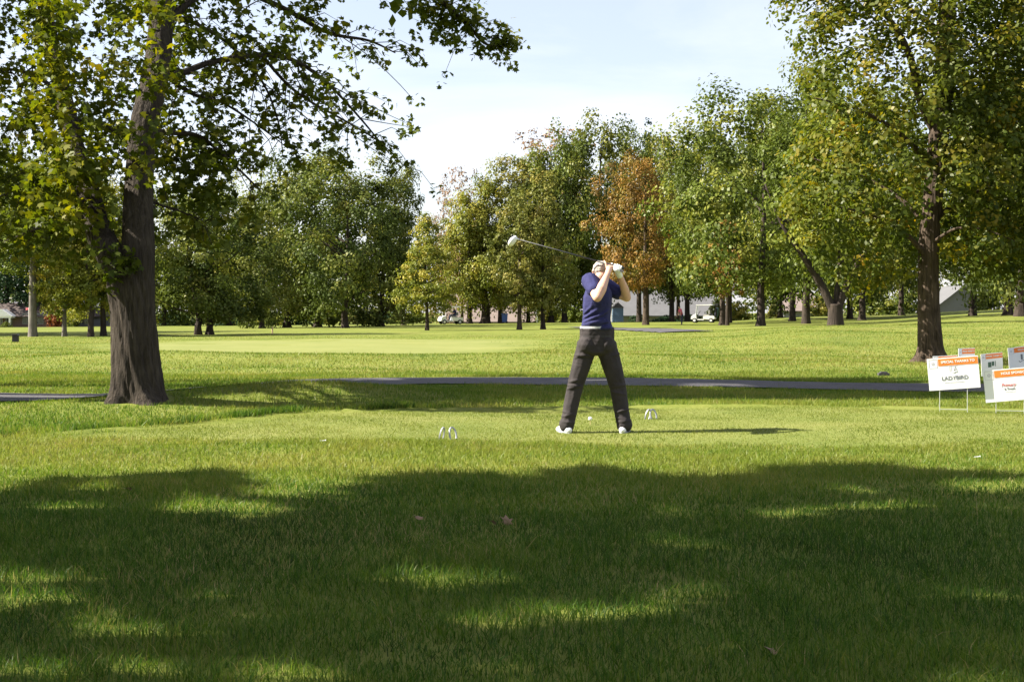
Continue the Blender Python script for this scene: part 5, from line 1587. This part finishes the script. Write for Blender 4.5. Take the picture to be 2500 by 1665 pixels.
# ------------------------------------------------------------------ golf carts and people far off
def cart(px, Y, rz, label):
    X = (px - 1250) / F * Y
    root = empty('golf_cart', (X, Y, hz(X, Y)), rz); tag(root, label, 'golf cart', 'golf carts on the fairway')
    # front towards -X
    b = MB()
    b.prism([(-1.18, 0.34), (-1.15, 0.62), (-0.95, 0.80), (-0.66, 0.86), (-0.60, 0.36)], -0.58, 0.58)
    b.prism([(-0.60, 0.26), (-0.60, 0.36), (0.10, 0.36), (0.10, 0.26)], -0.56, 0.56)
    b.prism([(0.02, 0.36), (0.02, 0.66), (0.62, 0.70), (1.12, 0.66), (1.18, 0.40), (0.9, 0.30)], -0.58, 0.58)
    body = b.build('body', M_CARTW, root, bevel=0.02)
    MB().box((-0.62, -0.50, 0.362), (0.02, 0.50, 0.40)).build('floor_mat', M_BLACK, root)
    MB().box((-0.61, -0.52, 0.42), (-0.58, 0.52, 0.80)).build('dashboard', M_BLACK, root)
    s = MB().box((0.06, -0.52, 0.70), (0.60, 0.52, 0.82)).build('seat', M_SEAT, root, bevel=0.03)
    MB().box((0.56, -0.52, 0.86), (0.68, 0.52, 1.22)).build('backrest', M_SEAT, root, bevel=0.03)
    r = MB(); r.prism([(-0.72, 1.70), (-0.66, 1.76), (0.82, 1.80), (0.92, 1.74), (0.90, 1.70)], -0.60, 0.60)
    r.build('roof', M_CARTW, root, bevel=0.02)
    for sy in (-0.53, 0.53):
        MB().tube([(-0.70, sy, 0.82), (-0.62, sy, 1.71)], 0.022, 6).build('roof_post', M_CARTW, root)
        MB().tube([(0.72, sy, 0.68), (0.80, sy, 1.71)], 0.022, 6).build('roof_post', M_BLACK, root)
    MB().box((-0.006, -0.52, 0.86), (0.006, 0.52, 1.68), Matrix.Rotation(0.09, 3, 'Y'), (-0.77, 0, 0)).build('windscreen', M_CLEAR, root)
    MB().tube([(-0.56, -0.25, 0.78), (-0.38, -0.25, 1.02)], 0.02, 6).build('steering_column', M_BLACK, root)
    sw = MB(); pts = [Vector((-0.38 + 0.10 * math.sin(a), -0.25 + 0.17 * math.cos(a), 1.03 + 0.12 * math.sin(a))) for a in np.linspace(0, 6.283, 15)]
    sw.tube(pts, 0.016, 6).build('steering_wheel', M_BLACK, root)
    for wx in (-0.82, 0.80):
        for wy in (-0.55, 0.55):
            ty = MB(); ty.tube([(0, -0.10, 0), (0, -0.07, 0), (0, 0.07, 0), (0, 0.10, 0)], [0.20, 0.235, 0.235, 0.20], 18)
            t = ty.build('wheel', M_TYRE, root, loc=(wx, wy, 0.235), smooth=False)
            sg = -1 if wy < 0 else 1
            MB().tube([(0, 0.092 * sg, 0), (0, 0.108 * sg, 0)], [0.125, 0.11], 14).build('rim', M_CARTW, t)
    return root

def bag(loc, mat, label, rz=0.0):
    root = empty('golf_bag', loc, rz); tag(root, label, 'golf bag', 'golf bags on the cart')
    m_ = MB(); m_.tube([(0, 0, 0), (0.02, 0, 0.03), (0.06, 0, 0.45), (0.10, 0, 0.82), (0.105, 0, 0.86)], [0.11, 0.135, 0.145, 0.14, 0.12], 14)
    m_.build('bag_body', mat, root, smooth=True)
    MB().box((0.13, -0.09, 0.15), (0.20, 0.09, 0.50)).build('pocket', mat, root, bevel=0.02)
    for i, (a, b_) in enumerate(((-0.05, -0.05), (0.04, -0.03), (-0.02, 0.05), (0.05, 0.05))):
        cb = MB(); cb.tube([(0.10 + a, b_, 0.80), (0.13 + a * 1.3, b_ * 1.3, 1.12 + 0.04 * i)], 0.007, 5)
        cb.tube([(0.13 + a * 1.3, b_ * 1.3, 1.10 + 0.04 * i), (0.14 + a * 1.3, b_ * 1.3, 1.20 + 0.04 * i)], [0.03, 0.035], 8)
        cb.build('club', M_BLACK, root)
    return root

CX2 = (1718 - 1250) / F * 140
cart(1718, 140, -0.28, 'white golf cart with bags on the back, right of the person in pink')
z2 = hz(CX2, 140)
bag((CX2 + 1.06, 139.45, z2 + 0.58), M_BAGD, 'dark golf bag strapped on the near side of the cart', -0.28)
bag((CX2 + 1.22, 140.0, z2 + 0.58), M_BAGB, 'teal golf bag strapped on the far side of the cart', -0.28)
cart(1100, 143, 0.35, 'golf cart with a seated driver beside the thick-trunked trees')

def small_person(loc, rz, pose, shirt_m, pants_m, label):
    root_z = loc
    b = Blob(); sh = Blob(); tr = Blob(); ha = Blob()
    if pose == 'stand':      # bent a little forward over the ball, facing -X
        hip = 0.92
        for s_, fx in ((-1, -0.06), (1, 0.10)):
            tr.limb([(0.02, 0.09 * s_, hip, 0.095), (0.0 + fx * 0.5, 0.10 * s_, 0.50, 0.075), (fx, 0.11 * s_, 0.10, 0.06)])
            b.limb([(0.02, 0.09 * s_, hip, 0.07), (fx, 0.11 * s_, 0.08, 0.04), (fx - 0.10, 0.11 * s_, 0.045, 0.04)])
        sh.limb([(0.02, 0, hip + 0.03, 0.14), (-0.10, 0, 1.20, 0.15), (-0.16, 0, 1.36, 0.14)])
        b.limb([(0.02, 0, hip, 0.12), (-0.16, 0, 1.38, 0.11), (-0.22, 0, 1.50, 0.06)])
        b.ball((-0.25, 0, 1.585), (0.10, 0.078, 0.115)); b.ball((-0.35, 0, 1.57), 0.02); ha.ball((-0.235, 0, 1.61), (0.105, 0.086, 0.108))
        for s_ in (-1, 1):
            sh.limb([(-0.15, 0.15 * s_, 1.38, 0.075), (-0.20, 0.19 * s_, 1.22, 0.06)])
            b.limb([(-0.15, 0.15 * s_, 1.38, 0.055), (-0.22, 0.20 * s_, 1.12, 0.042), (-0.32, 0.05 * s_, 0.94, 0.034), (-0.34, 0.03 * s_, 0.90, 0.04)])
    else:                    # seated, facing -X
        for s_ in (-1, 1):
            tr.limb([(0.30, 0.09 * s_, 0.90, 0.10), (-0.12, 0.10 * s_, 0.92, 0.08), (-0.22, 0.10 * s_, 0.55, 0.065)])
            b.limb([(0.30, 0.09 * s_, 0.90, 0.07), (-0.12, 0.10 * s_, 0.92, 0.05), (-0.22, 0.10 * s_, 0.47, 0.04), (-0.32, 0.10 * s_, 0.445, 0.04)])
        sh.limb([(0.32, 0, 0.92, 0.15), (0.36, 0, 1.20, 0.16), (0.34, 0, 1.36, 0.14)])
        b.limb([(0.32, 0, 0.92, 0.11), (0.34, 0, 1.38, 0.10), (0.31, 0, 1.47, 0.055)])
        b.ball((0.29, 0, 1.555), (0.10, 0.078, 0.11)); b.ball((0.19, 0, 1.54), 0.02); ha.ball((0.305, 0, 1.58), (0.105, 0.086, 0.10))
        for s_ in (-1, 1):
            sh.limb([(0.34, 0.17 * s_, 1.36, 0.075), (0.24, 0.21 * s_, 1.20, 0.06)])
            b.limb([(0.34, 0.17 * s_, 1.36, 0.055), (0.20, 0.22 * s_, 1.14, 0.042), (-0.12, 0.12 * s_, 1.10, 0.034), (-0.20, 0.10 * s_, 1.08, 0.04)])
    body = b.build('person', M_SKIN, None, voxel=0.02, smooth=2)
    body.location = loc; body.rotation_euler = (0, 0, rz)
    tag(body, label, 'person')
    sh.build('shirt', shirt_m, body, voxel=0.022, smooth=2)
    tr.build('trousers', pants_m, body, voxel=0.02, smooth=2)
    ha.build('cap', M_BLACK if pose == 'stand' else M_WHITE, body, voxel=0.02, smooth=1, cut=((loc[0] * 0, 0, 1.60 if pose == 'stand' else 1.57), (0, 0, -1)))
    return body
PX = (1664 - 1250) / F * 128
small_person((PX, 128, hz(PX, 128)), 0.5, 'stand', M_PINK, M_NAVY, 'distant player in a pink shirt putting near the white cart')
CX1 = (1100 - 1250) / F * 143
ca, sa = math.cos(0.35), math.sin(0.35)
small_person((CX1 - sa * -0.25, 143 + ca * -0.25, hz(CX1, 143) - 0.02), 0.35, 'sit', M_SHIRT, M_NAVY, 'driver in a navy shirt seated in the left golf cart')

# ------------------------------------------------------------------ houses and garden things beyond the trees
M_BRICKP = plain('roof_tan', (0.16, 0.125, 0.11), 0.9, var=0.10, scale=1.2, bump=0.3, bscale=14)
M_ROOFG = plain('roof_grey', (0.095, 0.095, 0.10), 0.9, var=0.08, scale=1.2, bump=0.3, bscale=14)
M_ROOFB = plain('roof_brown', (0.07, 0.052, 0.048), 0.9, var=0.15, scale=1.2, bump=0.3, bscale=14)
M_SIDING = plain('siding_grey', (0.12, 0.12, 0.132), 0.8, var=0.05, scale=2)
M_SIDINGW = plain('siding_white', (0.18, 0.18, 0.18), 0.7, var=0.04, scale=2)
M_BRICKR = plain('brick_dull', (0.12, 0.08, 0.07), 0.9, var=0.2, scale=5)
M_BLUE = plain('shed_blue', (0.22, 0.32, 0.46), 0.6, var=0.05)
M_BIN = plain('blue_bin', (0.04, 0.08, 0.28), 0.5)

def house(X0, X1, Y0, Y1, zg, eave, ridge, wall_m, roof_m, label, along='x', wins=(), door=None, chimney=None):
    root = empty('house', ((X0 + X1) / 2, Y0, zg)); tag(root, label, 'house')
    hw = (X1 - X0) / 2; D = Y1 - Y0; e = eave - zg; r = ridge - zg; ov = 0.4
    w = MB()
    if along == 'x':
        w.box((-hw, 0, -0.5), (hw, D, e))
        for sx in (-1, 1):
            w.add([(sx * hw, 0, e), (sx * hw, D, e), (sx * hw, D / 2, r - 0.1)], [(0, 1, 2)])
        w.build('wall', wall_m, root)
        k = (r - e) / (D / 2); t = 0.14
        rf = MB()
        for s_ in (1, -1):
            y0 = -ov if s_ == 1 else D + ov
            z0 = e - k * ov
            rf.add([(-hw - ov, y0, z0), (hw + ov, y0, z0), (hw + ov, D / 2, r), (-hw - ov, D / 2, r), (-hw - ov, y0, z0 + t), (hw + ov, y0, z0 + t), (hw + ov, D / 2, r + t), (-hw - ov, D / 2, r + t)],
                   [(0, 1, 2, 3), (7, 6, 5, 4), (0, 4, 5, 1), (1, 5, 6, 2), (2, 6, 7, 3), (3, 7, 4, 0)])
    else:
        w.box((-hw, 0, -0.5), (hw, D, e))
        for y_ in (0, D):
            w.add([(-hw, y_, e), (hw, y_, e), (0, y_, r - 0.1)], [(0, 1, 2)])
        w.build('wall', wall_m, root)
        k = (r - e) / hw; t = 0.14
        rf = MB()
        for s_ in (1, -1):
            x0 = s_ * (hw + ov); z0 = e - k * ov
            rf.add([(x0, -ov, z0), (x0, D + ov, z0), (0, D + ov, r), (0, -ov, r), (x0, -ov, z0 + t), (x0, D + ov, z0 + t), (0, D + ov, r + t), (0, -ov, r + t)],
                   [(0, 1, 2, 3), (7, 6, 5, 4), (0, 4, 5, 1), (1, 5, 6, 2), (2, 6, 7, 3), (3, 7, 4, 0)])
    ro = rf.build('roof', roof_m, root)
    if chimney:
        cx, cy, cz = chimney
        MB().box((cx - 0.3, cy - 0.3, cz - 1.5), (cx + 0.3, cy + 0.3, cz)).build('chimney', M_BRICKR, ro)
    for wx, wz, ww, wh in wins:
        f = MB(); t = 0.09
        f.box((wx - ww/2 - t, -0.06, wz - t), (wx + ww/2 + t, -0.01, wz)).box((wx - ww/2 - t, -0.06, wz + wh), (wx + ww/2 + t, -0.01, wz + wh + t))
        f.box((wx - ww/2 - t, -0.06, wz), (wx - ww/2, -0.01, wz + wh)).box((wx + ww/2, -0.06, wz), (wx + ww/2 + t, -0.01, wz + wh)).box((wx - 0.03, -0.055, wz), (wx + 0.03, -0.015, wz + wh))
        fo = f.build('window', M_SIDINGW, root)
        MB().box((wx - ww/2, -0.035, wz), (wx - 0.032, -0.02, wz + wh)).build('pane', M_PANE, fo)
        MB().box((wx + 0.032, -0.035, wz), (wx + ww/2, -0.02, wz + wh)).build('pane', M_PANE, fo)
    if door:
        dx, dw, dh, dz = door
        d = MB().box((dx - dw/2, -0.05, dz), (dx + dw/2, -0.01, dz + dh)).build('door', M_SIDINGW, root)
        MB().box((dx + dw/2 - 0.12, -0.09, dz + 1.0), (dx + dw/2 - 0.08, -0.05, dz + 1.12)).build('handle', M_STEEL, d)
    return root
def wx(px, Y): return (px - 1250) / F * Y
def wz(py, Y): return CH - (py - HZ) / F * Y
# far left: brown-roofed house with a white porch
Yh = 166.0
hL = house(wx(-90, Yh), wx(130, Yh), Yh, Yh + 8, -0.95, wz(772, Yh), wz(742, Yh), M_BRICKR, M_ROOFB, 'brown-roofed brick house with a white gabled porch at far left', wins=((-1.2, 0.9, 1.0, 1.0), (2.2, 0.8, 0.9, 1.1), (3.6, 0.8, 0.9, 1.1)), chimney=(2.0, 4.5, 3.6))
xo = wx(22, Yh) - (wx(-90, Yh) + wx(130, Yh)) / 2
pm = MB()
for dx in (-0.62, 0.62):
    pm.box((dx + xo - 0.09, -1.6, 0), (dx + xo + 0.09, -1.42, 1.45))
pm.box((xo - 0.85, -1.68, 1.45), (xo + 0.85, -0.02, 1.62))
pm.build('porch', M_WHITE, hL)
pr_ = MB(); pr_.prism([(xo - 0.95, 1.625), (xo + 0.95, 1.625), (xo - 0.25, 2.45), (xo - 0.45, 2.45)], -1.75, -0.02); pr_.build('porch_gable', M_WHITE, hL)
MB().box((xo - 0.42, -0.06, 0.0), (xo + 0.42, -0.01, 1.40)).build('door', M_PANE, hL)
house(wx(180, 172), wx(300, 172), 172, 179, -1.0, wz(772, 172), wz(752, 172), M_SIDING, M_ROOFB, 'low grey house glimpsed left of the big maple trunk', wins=((-1.5, 0.7, 0.9, 0.9),))
house(wx(1085, 188), wx(1300, 188), 188, 198, -2.2, wz(783, 188), wz(722, 193), M_SIDINGW, M_BRICKP, 'long house with pinkish tan roof behind the left golf cart', wins=((-3.0, 0.9, 1.2, 1.0), (1.0, 0.9, 1.2, 1.0)), chimney=(-1.5, 6, 5.6))
house(wx(1505, 188), wx(1748, 188), 188, 199, -2.2, wz(769, 188), wz(712, 193.5), M_SIDINGW, M_ROOFG, 'long house with plain grey roof behind the person in pink', wins=((-3.5, 1.0, 1.2, 1.0), (2.0, 1.0, 1.2, 1.0)), chimney=(3.2, 4, 5.2))
house(wx(1915, 190), wx(1990, 190), 190, 197, -1.6, wz(757, 190), wz(718, 193), M_SIDINGW, M_BRICKP, 'small house with tan roof left of the fork-trunked tree', wins=((0.0, 1.2, 1.0, 1.0),))
house(wx(2290, 178), wx(2412, 178), 178, 188, 0.3, wz(747, 178), wz(700, 178), M_SIDING, M_ROOFG, 'grey house with gable end right of the oak trunk', along='y', wins=((0.25, 2.9, 0.35, 0.6),))
# sheds and bins
def shed(px0, px1, Y, top, zg, m_, roof_m, label):
    X0, X1 = wx(px0, Y), wx(px1, Y); hw = (X1 - X0) / 2; h = wz(top, Y) - zg
    root = empty('garden_shed', ((X0 + X1) / 2, Y, zg)); tag(root, label, 'shed')
    MB().box((-hw, 0, -0.3), (hw, 1.6, h * 0.72)).build('wall', m_, root)
    r = MB(); r.prism([(-hw - 0.1, h * 0.725), (hw + 0.1, h * 0.725), (0, h)], -0.12, 1.72); r.build('roof', roof_m, root)
    d = MB().box((-hw * 0.45, -0.04, 0), (hw * 0.45, -0.005, h * 0.6)).build('door', m_, root)
    MB().box((hw * 0.28, -0.07, h * 0.3), (hw * 0.36, -0.04, h * 0.36)).build('handle', M_BLACK, d)
shed(1496, 1522, 155, 738, hz(wx(1508, 155), 155), M_BLUE, M_ROOFG, 'pale blue shed just right of the golfer\'s waist')
Yb = 146.0; Xb = wx(1232, Yb)
rb = empty('wheeled_bin', (Xb, Yb, hz(Xb, Yb))); tag(rb, 'blue wheeled bin between the trunks left of centre', 'bin')
bb = MB(); bb.prism([(-0.26, 0.12), (0.26, 0.12), (0.32, 0.92), (-0.30, 0.92)], -0.3, 0.3); bb.build('bin_body', M_BIN, rb, bevel=0.02)
MB().box((-0.34, -0.34, 0.925), (0.38, 0.34, 1.0)).build('lid', M_BIN, rb, bevel=0.02)
for sy in (-0.27, 0.27):
    MB().tube([(0.22, sy - 0.03, 0.12), (0.22, sy + 0.03, 0.12)], 0.12, 12).build('wheel', M_TYRE, rb)
Ya = 165.0; Xa = wx(1317, Ya); za = hz(Xa, Ya)
ra = empty('garden_arbor', (Xa, Ya, za)); tag(ra, 'narrow white garden arbor between trunks left of the golfer', 'arbor')
for dx in (-0.27, 0.27):
    MB().box((dx - 0.06, -0.06, -0.1), (dx + 0.06, 0.06, 2.3)).build('post', M_WHITE, ra)
pa = MB(); pa.prism([(-0.42, 2.31), (0.42, 2.31), (0.0, 2.95)], -0.25, 0.25); pa.build('gable', M_WHITE, ra)
# small course furniture
Yk = 3472 * 1.2 / (839 - 762); Xk = wx(38, Yk)
kb = MB(); kb.box((-0.11, -0.08, 0.02), (0.11, 0.08, 0.26)); kb.prism([(-0.13, 0.262), (0.13, 0.262), (0.09, 0.32), (-0.09, 0.32)], -0.10, 0.10)
tag(kb.build('yardage_box', M_BLACK, None, loc=(Xk, Yk, hz(Xk, Yk)), bevel=0.008), 'small black box on the lawn at far left', 'box')
Yp = 80.0; Xp = wx(665, Yp)
ps = MB(); ps.tube([(0, 0, -0.1), (0, 0, 0.36), (0, 0, 0.40)], [0.045, 0.045, 0.02], 8)
tag(ps.build('marker_post', M_WOODTEE, None, loc=(Xp, Yp, hz(Xp, Yp))), 'short wooden post on the fairway right of the twin-trunked pair', 'post')
Yv = F * CH / (919 - HZ); Xv = wx(2157, Yv)
vb = MB(); vb.box((-0.10, -0.06, -0.02), (0.10, 0.06, 0.05)); vb.prism([(-0.08, 0.052), (0.08, 0.052), (0.05, 0.075), (-0.05, 0.075)], -0.05, 0.05)
tag(vb.build('valve_box', M_PATH, None, loc=(Xv, Yv, hz(Xv, Yv)), bevel=0.006), 'small grey box on the grass left of the oak', 'box')
Yf = 150.0; Xf = wx(70, Yf)
fl = empty('flagstick', (Xf, Yf, hz(Xf, Yf))); tag(fl, 'thin pole with a small red flag at far left', 'flag')
MB().tube([(0, 0, -0.1), (0, 0, 2.1)], 0.03, 6).build('pole', M_WHITE, fl)
fg = MB(); fg.add([(-0.02, 0, 2.05), (-0.32, 0.05, 2.02), (-0.3, 0.0, 1.8), (-0.02, 0, 1.83), (-0.02, 0.02, 2.05), (-0.32, 0.07, 2.02), (-0.3, 0.02, 1.8), (-0.02, 0.02, 1.83)], [(0, 1, 2, 3), (7, 6, 5, 4), (0, 4, 5, 1), (1, 5, 6, 2), (2, 6, 7, 3), (3, 7, 4, 0)]).build('flag', M_INKR, fl)
